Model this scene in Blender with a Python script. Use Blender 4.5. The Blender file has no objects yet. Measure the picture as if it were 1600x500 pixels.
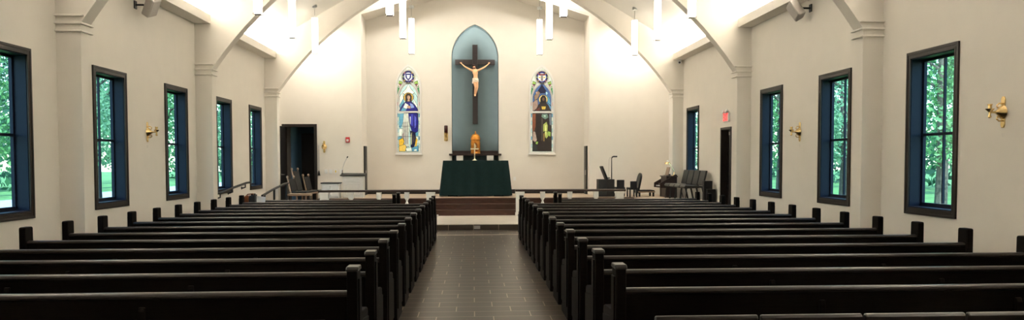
import bpy, bmesh, math, random
from mathutils import Vector, Matrix
random.seed(7)
PI = math.pi
C = bpy.context.scene.collection
sc = bpy.context.scene

# ---------------------------------------------------------------- materials
def mat(name, col, rough=0.5, metal=0.0, var=0.0, vscale=8.0, bump=0.0, bscale=60.0, spec=0.5, stretch=None, coat=0.0):
    m = bpy.data.materials.new(name); m.use_nodes = True
    n = m.node_tree.nodes; l = m.node_tree.links
    b = n['Principled BSDF']
    b.inputs['Base Color'].default_value = (*col, 1)
    b.inputs['Roughness'].default_value = rough
    b.inputs['Metallic'].default_value = metal
    b.inputs['Specular IOR Level'].default_value = spec
    b.inputs['Coat Weight'].default_value = coat
    b.inputs['Coat Roughness'].default_value = 0.2
    if var or bump:
        tc = n.new('ShaderNodeTexCoord'); src = tc.outputs['Object']
        if stretch:
            mp = n.new('ShaderNodeMapping'); mp.inputs['Scale'].default_value = stretch
            l.new(src, mp.inputs['Vector']); src = mp.outputs['Vector']
    if var:
        t = n.new('ShaderNodeTexNoise'); t.inputs['Scale'].default_value = vscale; t.inputs['Detail'].default_value = 5
        l.new(src, t.inputs['Vector'])
        r = n.new('ShaderNodeValToRGB')
        lo = tuple(max(0, c*(1-var)) for c in col); hi = tuple(min(1, c*(1+var)) for c in col)
        r.color_ramp.elements[0].position = .3; r.color_ramp.elements[1].position = .7
        r.color_ramp.elements[0].color = (*lo, 1); r.color_ramp.elements[1].color = (*hi, 1)
        l.new(t.outputs['Fac'], r.inputs['Fac']); l.new(r.outputs['Color'], b.inputs['Base Color'])
    if bump:
        t2 = n.new('ShaderNodeTexNoise'); t2.inputs['Scale'].default_value = bscale; t2.inputs['Detail'].default_value = 3
        l.new(src, t2.inputs['Vector'])
        bp = n.new('ShaderNodeBump'); bp.inputs['Strength'].default_value = bump; bp.inputs['Distance'].default_value = 0.01
        l.new(t2.outputs['Fac'], bp.inputs['Height']); l.new(bp.outputs['Normal'], b.inputs['Normal'])
    return m

def emit(name, col, strength, rough=.4):
    m = mat(name, col, rough)
    b = m.node_tree.nodes['Principled BSDF']
    b.inputs['Emission Color'].default_value = (*col, 1); b.inputs['Emission Strength'].default_value = strength
    return m

M = {}
M['wall'] = mat('cream_wall_paint', (.77, .725, .65), .75, var=.015, vscale=3, bump=.12, bscale=90)
M['ceil'] = mat('white_ceiling_paint', (.86, .83, .77), .8, var=.01, vscale=2, bump=.06, bscale=60)
M['pew'] = mat('espresso_stained_oak', (.0045, .003, .002), .58, var=.4, vscale=6, bump=.06, bscale=40, stretch=(1, 14, 14), spec=.06)
M['pewrail'] = mat('glossy_espresso_rail', (.012, .0078, .0056), .30, var=.35, vscale=6, bump=.05, bscale=40, stretch=(1, 14, 14), spec=.5)  # slightly lighter and glossier stain than the pew bodies
M['casing'] = mat('dark_walnut_casing', (.014, .009, .007), .4, var=.3, vscale=8, stretch=(3, 3, 1), spec=.4)
M['reveal'] = mat('sky_tinted_black_reveal', (.0055, .0095, .024), .55, var=.06, vscale=5, spec=.18)  # black paint, with the blue of reflected sky mixed into its colour
M['darkwood'] = mat('dark_mahogany', (.028, .013, .009), .4, var=.35, vscale=7, stretch=(1, 10, 10), spec=.45)
M['stepwood'] = mat('reddish_walnut_step', (.07, .028, .016), .42, var=.35, vscale=6, stretch=(1, 9, 9), spec=.4)
M['platwood'] = mat('tan_oak_platform_floor', (.46, .35, .25), .4, var=.15, vscale=5, stretch=(1, 9, 1))
M['black'] = mat('satin_black', (.006, .0055, .0055), .5, var=.1, vscale=20)
M['blackmetal'] = mat('black_powder_coated_iron', (.005, .005, .005), .5, metal=0, var=.1, vscale=30)
M['door'] = mat('near_black_door_paint', (.010, .009, .009), .45, var=.15, vscale=10, stretch=(4, 4, 1))
M['white'] = mat('white_painted_wood', (.78, .76, .72), .45, var=.015, vscale=6)
M['marble'] = mat('cream_marble', (.72, .66, .57), .28, var=.08, vscale=3, bump=.02)
M['steel'] = mat('brushed_steel', (.55, .55, .56), .3, metal=1, var=.05, vscale=30)
M['brass'] = mat('polished_brass', (.78, .58, .27), .25, metal=1, var=.08, vscale=20)
M['gold'] = mat('antique_gold', (.62, .25, .045), .34, metal=.9, var=.2, vscale=18, bump=.2, bscale=40)
M['door_gold'] = mat('dark_bronze_gold', (.30, .10, .02), .4, metal=.8, var=.3, vscale=30, bump=.3, bscale=60)
M['palegold'] = mat('pale_gold', (.9, .8, .55), .35, metal=.3, var=.05, vscale=20)
M['cloth'] = mat('deep_green_altar_cloth', (.0022, .0165, .0165), .8, var=.15, vscale=10, bump=.1, bscale=200, spec=.25)
M['niche'] = mat('teal_grey_niche_paint', (.088, .126, .130), .7, var=.04, vscale=4)
M['crosswood'] = mat('black_walnut_cross', (.014, .008, .007), .5, var=.3, vscale=8, stretch=(8, 8, 1))
M['skin'] = mat('painted_plaster_skin', (.84, .47, .25), .5, var=.06, vscale=10)
M['linen'] = mat('painted_white_loincloth', (.85, .74, .6), .6, var=.05, vscale=14, bump=.2)
M['hair'] = mat('painted_brown_hair', (.07, .022, .012), .6, var=.3, vscale=40, bump=.4)
M['grey'] = mat('warm_grey_plastic', (.40, .37, .34), .55, var=.03, vscale=10)
M['whitepl'] = mat('white_plastic', (.8, .8, .78), .4, var=.01, vscale=10)
M['yellowpl'] = mat('yellow_plastic', (.85, .6, .03), .4, var=.02, vscale=10)
M['red'] = mat('fire_alarm_red', (.45, .012, .015), .35, var=.03, vscale=10)
M['seatgrey'] = mat('charcoal_vinyl', (.018, .0185, .019), .42, var=.12, vscale=20, bump=.08, bscale=120)
M['tan'] = mat('tan_oak', (.30, .205, .14), .45, var=.2, vscale=8, stretch=(1, 8, 8))
M['uphol'] = mat('dark_brown_upholstery', (.010, .0085, .0075), .8, var=.15, vscale=30, bump=.2, bscale=150)
M['leather'] = mat('russet_leather', (.22, .065, .018), .45, var=.25, vscale=12, bump=.1)
M['paper'] = mat('white_paper', (.82, .83, .86), .7, var=.02, vscale=10)
M['teal'] = mat('dark_teal_vestibule_paint', (.04, .085, .12), .7, var=.05, vscale=5)
M['candle'] = mat('dark_ruby_glass', (.05, .006, .004), .15, var=.1, vscale=10)
M['bark'] = mat('tree_bark', (.09, .07, .055), .9, var=.3, vscale=10, bump=.5, bscale=20)
M['pendant_frame'] = mat('champagne_bronze_metal', (.10, .075, .05), .4, metal=.6, var=.05, vscale=20)
M['lampglow'] = emit('pendant_opal_acrylic', (1, .93, .82), 2.6)
M['exitred'] = emit('exit_letters_red', (1, .02, .03), .8)
M['grass'] = mat('lawn_grass', (.10, .22, .05), .9, var=.4, vscale=1.2, bump=.4, bscale=20)
M['gravel'] = mat('pale_gravel', (.42, .38, .40), .9, var=.25, vscale=9, bump=.3, bscale=30)
def leafmat(name, a, b):
    m = mat(name, a, .55, var=0)
    n = m.node_tree.nodes; l = m.node_tree.links; p = n['Principled BSDF']
    g = n.new('ShaderNodeNewGeometry'); r = n.new('ShaderNodeValToRGB')
    r.color_ramp.elements[0].color = (*a, 1); r.color_ramp.elements[1].color = (*b, 1)
    l.new(g.outputs['Random Per Island'], r.inputs['Fac']); l.new(r.outputs['Color'], p.inputs['Base Color'])
    tr = n.new('ShaderNodeBsdfTranslucent'); l.new(r.outputs['Color'], tr.inputs['Color'])
    mx = n.new('ShaderNodeMixShader'); mx.inputs['Fac'].default_value = .4
    l.new(p.outputs['BSDF'], mx.inputs[1]); l.new(tr.outputs['BSDF'], mx.inputs[2])
    l.new(mx.outputs['Shader'], n['Material Output'].inputs['Surface'])
    return m
M['leaf'] = leafmat('fresh_green_leaves', (.07, .20, .08), (.22, .42, .15))
M['leafdark'] = leafmat('deep_green_leaves', (.02, .07, .04), (.08, .20, .09))
M['leafpale'] = leafmat('pale_green_leaves', (.14, .30, .16), (.40, .58, .34))
def glassmat():
    m = bpy.data.materials.new('window_glass'); m.use_nodes = True
    n = m.node_tree.nodes; l = m.node_tree.links
    n.remove(n['Principled BSDF'])
    t = n.new('ShaderNodeBsdfTransparent'); t.inputs['Color'].default_value = (.74, .93, .98, 1)
    g = n.new('ShaderNodeBsdfGlossy'); g.inputs['Roughness'].default_value = .02
    x = n.new('ShaderNodeMixShader'); x.inputs['Fac'].default_value = .05
    l.new(t.outputs['BSDF'], x.inputs[1]); l.new(g.outputs['BSDF'], x.inputs[2])
    l.new(x.outputs['Shader'], n['Material Output'].inputs['Surface'])
    return m
M['glass'] = glassmat()
def tilemat():
    m = bpy.data.materials.new('dark_plank_tile'); m.use_nodes = True
    n = m.node_tree.nodes; l = m.node_tree.links; b = n['Principled BSDF']
    tc = n.new('ShaderNodeTexCoord')
    sp = n.new('ShaderNodeSeparateXYZ'); l.new(tc.outputs['Object'], sp.inputs['Vector'])
    def mt(op, a, b):
        q = n.new('ShaderNodeMath'); q.operation = op
        for i, v_ in enumerate((a, b)):
            if isinstance(v_, (int, float)): q.inputs[i].default_value = v_
            else: l.new(v_, q.inputs[i])
        return q.outputs[0]
    RH = .283; TW = .61
    row = mt('FLOOR', mt('DIVIDE', sp.outputs['Y'], RH), 0)
    xs = mt('ADD', mt('ADD', sp.outputs['X'], .19), mt('MULTIPLY', row, TW/3))
    cb = n.new('ShaderNodeCombineXYZ'); l.new(xs, cb.inputs['X']); l.new(sp.outputs['Y'], cb.inputs['Y'])
    br = n.new('ShaderNodeTexBrick')
    br.offset = 0; br.inputs['Scale'].default_value = 1.0
    br.inputs['Brick Width'].default_value = TW; br.inputs['Row Height'].default_value = RH
    br.inputs['Mortar Size'].default_value = .0055; br.inputs['Mortar Smooth'].default_value = .1
    br.inputs['Color1'].default_value = (.044, .030, .021, 1); br.inputs['Color2'].default_value = (.072, .050, .035, 1)
    br.inputs['Mortar'].default_value = (.05, .04, .03, 1)
    l.new(cb.outputs['Vector'], br.inputs['Vector'])
    mp = n.new('ShaderNodeMapping'); mp.inputs['Scale'].default_value = (2, 22, 1); l.new(tc.outputs['Object'], mp.inputs['Vector'])
    no = n.new('ShaderNodeTexNoise'); no.inputs['Scale'].default_value = 1.5; no.inputs['Detail'].default_value = 6
    l.new(mp.outputs['Vector'], no.inputs['Vector'])
    mx = n.new('ShaderNodeMix'); mx.data_type = 'RGBA'; mx.blend_type = 'MULTIPLY'; mx.inputs['Factor'].default_value = .35
    l.new(br.outputs['Color'], mx.inputs['A']); l.new(no.outputs['Color'], mx.inputs['B'])
    mg = n.new('ShaderNodeMix'); mg.data_type = 'RGBA'; mg.inputs['B'].default_value = (.42, .34, .25, 1)
    l.new(br.outputs['Fac'], mg.inputs['Factor']); l.new(mx.outputs['Result'], mg.inputs['A'])
    l.new(mg.outputs['Result'], b.inputs['Base Color'])
    rr = n.new('ShaderNodeMapRange'); rr.inputs['To Min'].default_value = .27; rr.inputs['To Max'].default_value = .36
    l.new(no.outputs['Fac'], rr.inputs['Value']); l.new(rr.outputs['Result'], b.inputs['Roughness'])
    bp = n.new('ShaderNodeBump'); bp.inputs['Strength'].default_value = .15; bp.inputs['Distance'].default_value = .004; bp.invert = True
    l.new(br.outputs['Fac'], bp.inputs['Height']); l.new(bp.outputs['Normal'], b.inputs['Normal'])
    b.inputs['Specular IOR Level'].default_value = .5
    return m
M['tile'] = tilemat()
def stainedmat():
    m = mat('backlit_stained_glass', (1, 1, 1), .3)
    n = m.node_tree.nodes; l = m.node_tree.links; b = n['Principled BSDF']
    a = n.new('ShaderNodeVertexColor'); a.layer_name = 'Col'
    t = n.new('ShaderNodeTexNoise'); t.inputs['Scale'].default_value = 14; t.inputs['Detail'].default_value = 3
    tc = n.new('ShaderNodeTexCoord'); l.new(tc.outputs['Object'], t.inputs['Vector'])
    mr = n.new('ShaderNodeMapRange'); mr.inputs['To Min'].default_value = .55; mr.inputs['To Max'].default_value = 1.35
    l.new(t.outputs['Fac'], mr.inputs['Value'])
    mx = n.new('ShaderNodeMix'); mx.data_type = 'RGBA'; mx.blend_type = 'MULTIPLY'; mx.inputs['Factor'].default_value = 1
    l.new(a.outputs['Color'], mx.inputs['A']); l.new(mr.outputs['Result'], mx.inputs['B'])
    l.new(mx.outputs['Result'], b.inputs['Base Color'])
    l.new(mx.outputs['Result'], b.inputs['Emission Color']); b.inputs['Emission Strength'].default_value = .16
    return m
M['stained'] = stainedmat()

# ---------------------------------------------------------------- mesh helpers
def box(bm, x0, x1, y0, y1, z0, z1, mx=None):
    vs = [bm.verts.new((x, y, z)) for x in (x0, x1) for y in (y0, y1) for z in (z0, z1)]
    if mx is not None:
        for v in vs: v.co = mx @ v.co
    for f in ((0, 1, 3, 2), (4, 6, 7, 5), (0, 4, 5, 1), (2, 3, 7, 6), (0, 2, 6, 4), (1, 5, 7, 3)):
        bm.faces.new([vs[i] for i in f])
    return vs
def prism(bm, pts, axis, a, b, mx=None):
    """polygon pts (two coords) extruded along axis from a to b; 'x': pts are (y,z); 'y': (x,z); 'z': (x,y)"""
    def mk(p, t):
        v = {'x': (t, p[0], p[1]), 'y': (p[0], t, p[1]), 'z': (p[0], p[1], t)}[axis]
        v = Vector(v)
        return bm.verts.new(mx @ v if mx is not None else v)
    A = [mk(p, a) for p in pts]; B = [mk(p, b) for p in pts]
    fs = [bm.faces.new(A), bm.faces.new(B[::-1])]
    n = len(pts)
    for i in range(n): fs.append(bm.faces.new((A[i], B[i], B[(i+1) % n], A[(i+1) % n])))
    return fs
def lathe(bm, prof, seg=20, mx=None):
    rings = []
    for r, z in prof:
        ring = []
        for k in range(seg):
            v = Vector((max(r, .0004)*math.cos(2*PI*k/seg), max(r, .0004)*math.sin(2*PI*k/seg), z))
            ring.append(bm.verts.new(mx @ v if mx is not None else v))
        rings.append(ring)
    for a, b in zip(rings, rings[1:]):
        for k in range(seg): bm.faces.new((a[k], a[(k+1) % seg], b[(k+1) % seg], b[k]))
    bm.faces.new(rings[0][::-1]); bm.faces.new(rings[-1])
def tube(bm, pts, r, seg=10):
    pts = [Vector(p) for p in pts]; rings = []
    rs = r if isinstance(r, (list, tuple)) else [r]*len(pts)
    up = Vector((.123, .456, .88)).normalized()
    for i, p in enumerate(pts):
        d = ((pts[min(i+1, len(pts)-1)] - p).normalized() + (p - pts[max(i-1, 0)]).normalized())
        d.normalize()
        a = d.cross(up); 
        if a.length < .05: a = d.cross(Vector((1, 0, 0)))
        a.normalize(); b = d.cross(a)
        rings.append([bm.verts.new(p + rs[i]*(a*math.cos(2*PI*k/seg)+b*math.sin(2*PI*k/seg))) for k in range(seg)])
    for a, b in zip(rings, rings[1:]):
        for k in range(seg): bm.faces.new((a[k], a[(k+1) % seg], b[(k+1) % seg], b[k]))
    bm.faces.new(rings[0][::-1]); bm.faces.new(rings[-1])
def sphere(bm, c, r, sx=1, sy=1, sz=1, seg=16, mx=None):
    m = Matrix.Translation(Vector(c)) @ Matrix.Diagonal((sx, sy, sz, 1))
    if mx is not None: m = mx @ m
    bmesh.ops.create_uvsphere(bm, u_segments=seg, v_segments=max(6, seg//2), radius=r, matrix=m)
def obj(name, bm, m, parent=None, bevel=0, smooth=False, loc=None, seg=2):
    bmesh.ops.recalc_face_normals(bm, faces=bm.faces[:])
    me = bpy.data.meshes.new(name); bm.to_mesh(me); bm.free()
    o = bpy.data.objects.new(name, me); C.objects.link(o)
    me.materials.append(m)
    if smooth:
        me.shade_smooth()
        me.set_sharp_from_angle(angle=math.radians(35))
    if bevel:
        b = o.modifiers.new('bevel', 'BEVEL'); b.width = bevel; b.segments = seg; b.limit_method = 'ANGLE'; b.angle_limit = math.radians(40)
    if parent: o.parent = parent
    if loc is not None: o.location = loc
    return o
def nb(): return bmesh.new()
def tag(o, label, cat, group=None, kind=None):
    o['label'] = label; o['category'] = cat
    if group: o['group'] = group
    if kind: o['kind'] = kind
    return o
def thing(name, label, cat, loc=(0, 0, 0), rz=0, group=None):
    o = bpy.data.objects.new(name, None); C.objects.link(o); o.empty_display_size = .1
    o.location = loc; o.rotation_euler = (0, 0, rz)
    return tag(o, label, cat, group)
def dup(o, parent=None):
    c = o.copy(); C.objects.link(c)
    if parent: c.parent = parent
    for ch in list(o.children): dup(ch, c)
    return c
def struct(o, label=None):
    o['kind'] = 'structure'
    if label: o['label'] = label
    return o
def sempty(name, loc=(0, 0, 0)):
    o = bpy.data.objects.new(name, None); C.objects.link(o); o.location = loc; o['kind'] = 'structure'
    return o

ORD = 'first second third fourth fifth sixth seventh eighth ninth tenth eleventh twelfth thirteenth fourteenth fifteenth'.split()

# ---------------------------------------------------------------- camera
f, yaw, pitch, roll, cy, hc = 1200, .051, .039, .002, 298.8, 1.667
cd = bpy.data.cameras.new('camera'); co = bpy.data.objects.new('camera', cd); C.objects.link(co)
cd.sensor_width = 36; cd.sensor_fit = 'HORIZONTAL'; cd.lens = f/1600*36; cd.shift_y = (cy-250)/1600
cd.clip_start = .05; cd.clip_end = 400
co.matrix_world = Matrix.Translation((0, 0, hc)) @ Matrix.Rotation(-yaw, 4, 'Z') @ Matrix.Rotation(PI/2-pitch, 4, 'X') @ Matrix.Rotation(-roll, 4, 'Z')
sc.camera = co

# ---------------------------------------------------------------- dimensions
XL, XR = -6.01, 6.27
XC = .13
YB, YF, YA = -3.0, 24.3, 25.4          # rear wall, chancel wall, apse wall
PL, PR = -5.66, 5.95                   # inner faces of the piers
ZS = 5.0                               # ceiling springing
SLOPE = .58
WY_L = [10.23, 13.119, 15.967, 18.935, 21.639]
WY_R = [10.23, 13.051, 15.875, 21.634]
WZ0, WZ1, WW = .904+.09, 3.205-.09, 1.182-.18     # clear opening
APL, APR = -3.46, 3.70                 # apse side walls
PIERS = [11.5, 17.08, 22.66]
PT = .28

# floor, platforms, steps
b = nb(); box(b, XL-.4, XR+.4, YB-.3, 18.65, -.2, 0); struct(obj('floor', b, M['tile']))
b = nb(); box(b, -4.85, 4.7, 18.65, 20.8, -.2, .15); box(b, -4.45, 4.7, 20.8, 21.5, -.2, .15); struct(obj('floor_marble_step', b, M['marble'], bevel=.012))
b = nb(); box(b, -4.85, 4.7, 18.635, 18.65, 0, .128); struct(obj('trim_step_riser', b, M['tile']))
b = nb(); box(b, -4.85, 4.7, 17.36, 17.42, 0, .004); struct(obj('trim_floor_strip', b, M['marble']))
b = nb()
for i, y in enumerate((21.5, 21.83, 22.16)):
    box(b, -4.45, 4.7, y, 22.6, .0 if i == 0 else .15*i+.15, .15*(i+2))
struct(obj('floor_altar_steps', b, M['stepwood']))
b = nb()
for i, y in enumerate((21.5, 21.83, 22.16)): box(b, -4.45, 4.7, y-.025, y+.02, .15*(i+2)-.03, .15*(i+2)+.004)
struct(obj('trim_step_nosing', b, M['stepwood'], bevel=.008))
b = nb(); box(b, -4.45, 4.7, 22.6, YA, -.2, .6); struct(obj('floor_platform', b, M['platwood']))
b = nb(); box(b, 4.7, XR, 19.35, YF, -.2, .6); struct(obj('floor_choir_platform', b, M['platwood']))
b = nb(); prism(b, [(17.3, -.2), (20.8, -.2), (20.8, .35), (17.3, .0)], 'x', XL, -4.85); struct(obj('floor_ramp', b, M['tile']))
b = nb(); box(b, XL, -4.45, 20.8, YF, -.2, .35); struct(obj('floor_landing', b, M['platwood']))

# side walls with window openings
def wall_x(name, x0, x1, y0, y1, z0, z1, holes):
    b = nb(); y = y0
    for ya, yb, za, zb in sorted(holes):
        box(b, x0, x1, y, ya, z0, z1)
        if za > z0: box(b, x0, x1, ya, yb, z0, za)
        box(b, x0, x1, ya, yb, zb, z1); y = yb
    box(b, x0, x1, y, y1, z0, z1)
    return struct(obj(name, b, M['wall']))
hl = [(y-WW/2, y+WW/2, WZ0, WZ1) for y in WY_L]
hr = [(y-WW/2, y+WW/2, WZ0, WZ1) for y in WY_R]
DY0, DY1, DZ = 18.36, 19.16, 2.50
wall_x('wall_left', XL-.22, XL, YB-.3, YA+.4, -.2, 6.0, hl)
wall_x('wall_right', XR, XR+.22, YB-.3, YA+.4, -.2, 6.0, hr + [(DY0, DY1, 0, DZ)])
b = nb(); box(b, XL-.4, XR+.4, YB-.3, YB, -.2, 9.2); struct(obj('wall_back', b, M['wall']))

# chancel wall with the door opening and the apse opening
FD0, FD1, FDZ = -5.86, -4.92, 2.77
def zc(x): return ZS + SLOPE*((x-XL) if x < XC else (XR-x))
b = nb()
box(b, XL-.42, FD0, YF, YF+.25, -.2, FDZ); box(b, FD1, APL, YF, YF+.25, -.2, FDZ)
prism(b, [(XL-.42, FDZ), (APL, FDZ), (APL, zc(APL)+.2), (XL-.42, zc(XL)+.2)], 'y', YF, YF+.25)
prism(b, [(APR, -.2), (XR+.42, -.2), (XR+.42, zc(XR)+.2), (APR, zc(APR)+.2)], 'y', YF, YF+.25)
struct(obj('wall_front', b, M['wall']))
# apse: side returns and end wall with the pointed niche
NX, NH, NZ0, NZS, NZA = .087, .77, 1.66, 5.07, 6.155
def lancet(cx, hw, zs, za, n=14):
    """points of a pointed arch from the left springing over the apex to the right springing"""
    h = za-zs; R = (hw*hw+h*h)/(2*hw); pts = []
    a1 = math.asin(min(1, h/R))
    for i in range(n+1):
        t = a1*i/n; pts.append((cx-hw+R-R*math.cos(t), zs+R*math.sin(t)))
    right = [(2*cx-x, z) for x, z in pts[:-1]][::-1]
    return pts+right
b = nb()
box(b, APL-.3, APL, YF+.25, YA+.6, -.2, 8.2); box(b, APR, APR+.3, YF+.25, YA+.6, -.2, 8.2)
struct(obj('wall_apse_side', b, M['wall']))
b = nb()
box(b, APL-.3, NX-NH, YA, YA+.6, -.2, NZS); box(b, NX+NH, APR+.3, YA, YA+.6, -.2, NZS)
box(b, NX-NH, NX+NH, YA, YA+.6, -.2, NZ0)
L = lancet(NX, NH, NZS, NZA)
prism(b, L + [(APR+.3, NZS), (APR+.3, 8.6), (APL-.3, 8.6), (APL-.3, NZS)], 'y', YA, YA+.6)
struct(obj('wall_apse', b, M['wall']))
b = nb()
prism(b, [(NX-NH-.05, NZ0)] + [(NX-NH-.05, NZS)] + L[1:-1] + [(NX+NH+.05, NZS), (NX+NH+.05, NZ0)], 'y', YA+.36, YA+.42)
struct(obj('wall_niche', b, M['niche']))
b = nb()   # painted lining of the niche
P2 = [(NX-NH, NZ0)] + L + [(NX+NH, NZ0)]
def inset(pts, d):
    out = []
    for x, z in pts:
        k = (NH-d)/NH
        out.append((NX+(x-NX)*k, z-(d*1.1 if z > NZS+.02 else 0)))
    return out
P3 = inset(P2, .012)
for (p, q), (p3, q3) in zip(zip(P2, P2[1:]), zip(P3, P3[1:])):
    a = [b.verts.new((x, y, z)) for (x, z), y in ((p3, YA+.03), (q3, YA+.03), (q3, YA+.37), (p3, YA+.37))]
    b.faces.new(a)
struct(obj('trim_niche_lining', b, M['niche']))
# apse gable ceiling
b = nb()
zc0, zc1 = 6.25, 7.35
prism(b, [(APL, zc0), ((APL+APR)/2, zc1), (APR, zc0), (APR, zc0+.15), ((APL+APR)/2, zc1+.15), (APL, zc0+.15)], 'y', YF+.02, YA)
struct(obj('ceiling_apse', b, M['wall']))
b = nb()
prism(b, [(APL, zc0+.05), ((APL+APR)/2, zc1+.05), (APR, zc0+.05), (APR, 9), (APL, 9)], 'y', YF, YF+.2)
struct(obj('wall_above_apse', b, M['wall']))

# nave ceiling: two sloping planes
b = nb(); zr = zc(XC)
prism(b, [(XL-.45, ZS-.26), (XC, zr), (XR+.45, ZS-.26), (XR+.45, ZS), (XC, zr+.25), (XL-.45, ZS)], 'y', YB-.3, YA+.4)
struct(obj('ceiling', b, M['ceil']))

# arches on piers
def circ3(p, q, r):
    ax, ay = p; bx, by = q; cx, cy_ = r
    d = 2*(ax*(by-cy_)+bx*(cy_-ay)+cx*(ay-by))
    ux = ((ax*ax+ay*ay)*(by-cy_)+(bx*bx+by*by)*(cy_-ay)+(cx*cx+cy_*cy_)*(ay-by))/d
    uy = ((ax*ax+ay*ay)*(cx-bx)+(bx*bx+by*by)*(ax-cx)+(cx*cx+cy_*cy_)*(bx-ax))/d
    return ux, uy, math.hypot(ax-ux, ay-uy)
ux, uz, RR = circ3((5.70, 3.83), (4.58, 5.12), (2.98, 6.33))
def arch_pts():
    hw = (PR-PL)/2; mid = (PR+PL)/2; out = []
    z0 = uz+math.sqrt(max(0, RR*RR-(hw-ux)**2))
    for i in range(25):
        x = hw*(1-i/24); out.append((x, uz+math.sqrt(max(0, RR*RR-(x-ux)**2))))
    return [(mid-x, z) for x, z in out] + [(mid+x, z) for x, z in out[:-1]][::-1]
AP = arch_pts()
for i, y in enumerate(PIERS):
    b = nb()
    pts = [(XL-.05, -.1), (PL, -.1)] + AP + [(PR, -.1), (XR+.05, -.1), (XR+.05, ZS-.02), (XC, zr-.01), (XL-.05, ZS-.02)]
    prism(b, pts, 'y', y, y+PT)
    a = struct(obj('trim_arch_%d' % (i+1), b, M['wall']))
    for s in (0, 1):
        b = nb()
        for k, (z0, z1, e) in enumerate(((3.55, 3.578, .034), (3.66, 3.688, .042), (3.77, 3.798, .05))):
            if s == 0: box(b, XL-.02, PL+e, y-e, y+PT+e, z0, z1)
            else: box(b, PR-e, XR+.02, y-e, y+PT+e, z0, z1)
        struct(obj('capital', b, M['wall'], a, bevel=.008))
# cove ledges between the arches (open troughs)
def ledge(n, left, y0, y1):
    b = nb()
    s = -1 if left else 1
    xw = XL if left else XR
    xi = PL-.005 if left else PR+.005
    a, c = sorted((xw, xi))
    box(b, a, c, y0, y1, 4.66, 4.70)
    e = sorted((xi, xi+s*.03)); box(b, e[0], e[1], y0, y1, 4.70, 4.85)
    struct(obj('trim_cove_ledge_%d' % n, b, M['wall']))
n = 1
for y0, y1 in ((YB, 11.5), (11.5+PT, 17.08), (17.08+PT, 22.66), (22.66+PT, YF)):
    for left in (True, False): ledge(n, left, y0, y1); n += 1
# baseboards
for nm, x0, x1 in (('baseboard_left', XL, XL+.02), ('baseboard_right', XR-.02, XR)):
    b = nb()
    for y0, y1 in ((YB, 11.5), (11.5+PT, 17.08), (17.08+PT, 18.3)): box(b, x0, x1, y0, y1, 0, .14)
    struct(obj(nm, b, M['casing']))
b = nb(); box(b, APL, APR, YA-.02, YA, .6, .74); struct(obj('baseboard_apse', b, M['casing']))

# ---------------------------------------------------------------- windows
def make_window(n, left, yc):
    s = -1 if left else 1          # outward direction
    xw = XL if left else XR
    root = sempty('window_%d' % n, (xw, yc, WZ0))
    H = WZ1-WZ0; h = WW/2
    def bx(b, d0, d1, y0, y1, z0, z1):
        a, c = sorted((s*d0, s*d1)); box(b, a, c, y0, y1, z0, z1)
    b = nb(); w = .09
    for d0, d1, o, i in ((-.018, -.0, w, .0), (-.027, -.018, w, w*.62), (-.022, -.018, .03, 0)):
        bx(b, d0, d1, -h-o, -h-i, -o, H+o); bx(b, d0, d1, h+i, h+o, -o, H+o)
        bx(b, d0, d1, -h-i, h+i, -o, -i); bx(b, d0, d1, -h-i, h+i, H+i, H+o)
    struct(obj('casing', b, M['casing'], root, bevel=.006))
    b = nb(); t = .012                                  # lining of the deep reveal
    bx(b, -.002, .225, -h, -h+t, 0, H); bx(b, -.002, .225, h-t, h, 0, H); bx(b, -.002, .225, -h+t, h-t, H-t, H)
    struct(obj('reveal', b, M['reveal'], root))
    b = nb(); bx(b, -.02, .27, -h+t, h-t, 0, .02); struct(obj('sill', b, M['reveal'], root, bevel=.005))
    b = nb(); d0, d1 = .160, .205; q = .034
    bx(b, d0, d1, -h+t, -h+t+q, .02, H-t); bx(b, d0, d1, h-t-q, h-t, .02, H-t)
    bx(b, d0, d1, -h+t+q, h-t-q, .02, .02+q+.02); bx(b, d0, d1, -h+t+q, h-t-q, H-t-q, H-t)
    struct(obj('sash_frame', b, M['reveal'], root, bevel=.004))
    zm = H*.49
    b = nb(); bx(b, .163, .202, -h+t+q, h-t-q, zm-.02, zm+.02); struct(obj('meeting_rail', b, M['reveal'], root, bevel=.004))
    b = nb(); bx(b, .166, .200, -.011, .011, .08, H-t-q); struct(obj('muntin', b, M['reveal'], root))
    b = nb(); bx(b, .181, .185, -h+t+q-.005, h-t-q+.005, .05, H-t-q+.005)
    struct(obj('pane', b, M['glass'], root))
    return root
n = 1
for y in WY_L: make_window(n, True, y); n += 1
for y in WY_R: make_window(n, False, y); n += 1

# ---------------------------------------------------------------- doors
# 1: side exit door in the right wall (recessed, near black)
root = sempty('door_1', (XR, (DY0+DY1)/2, 0)); w = (DY1-DY0)/2
b = nb()
box(b, -.02, .225, -w-.0, -w+.06, 0, DZ); box(b, -.02, .225, w-.06, w, 0, DZ); box(b, -.02, .225, -w+.06, w-.06, DZ-.06, DZ)
struct(obj('door_frame', b, M['casing'], root, bevel=.005))
b = nb(); box(b, .17, .215, -w+.065, w-.065, .01, DZ-.065); struct(obj('door_leaf', b, M['door'], root))
b = nb(); box(b, .12, .17, -w+.12, w-.22, DZ-.19, DZ-.11); struct(obj('door_closer', b, M['grey'], root, bevel=.006))
b = nb(); box(b, .13, .17, -w+.14, w-.14, 1.0, 1.06); struct(obj('push_bar', b, M['blackmetal'], root, bevel=.006))
b = nb(); box(b, .155, .175, -w+.06, -w+.085, 2.05, 2.2); box(b, .155, .175, -w+.06, -w+.085, .3, .45); struct(obj('hinge', b, M['grey'], root))
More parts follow.
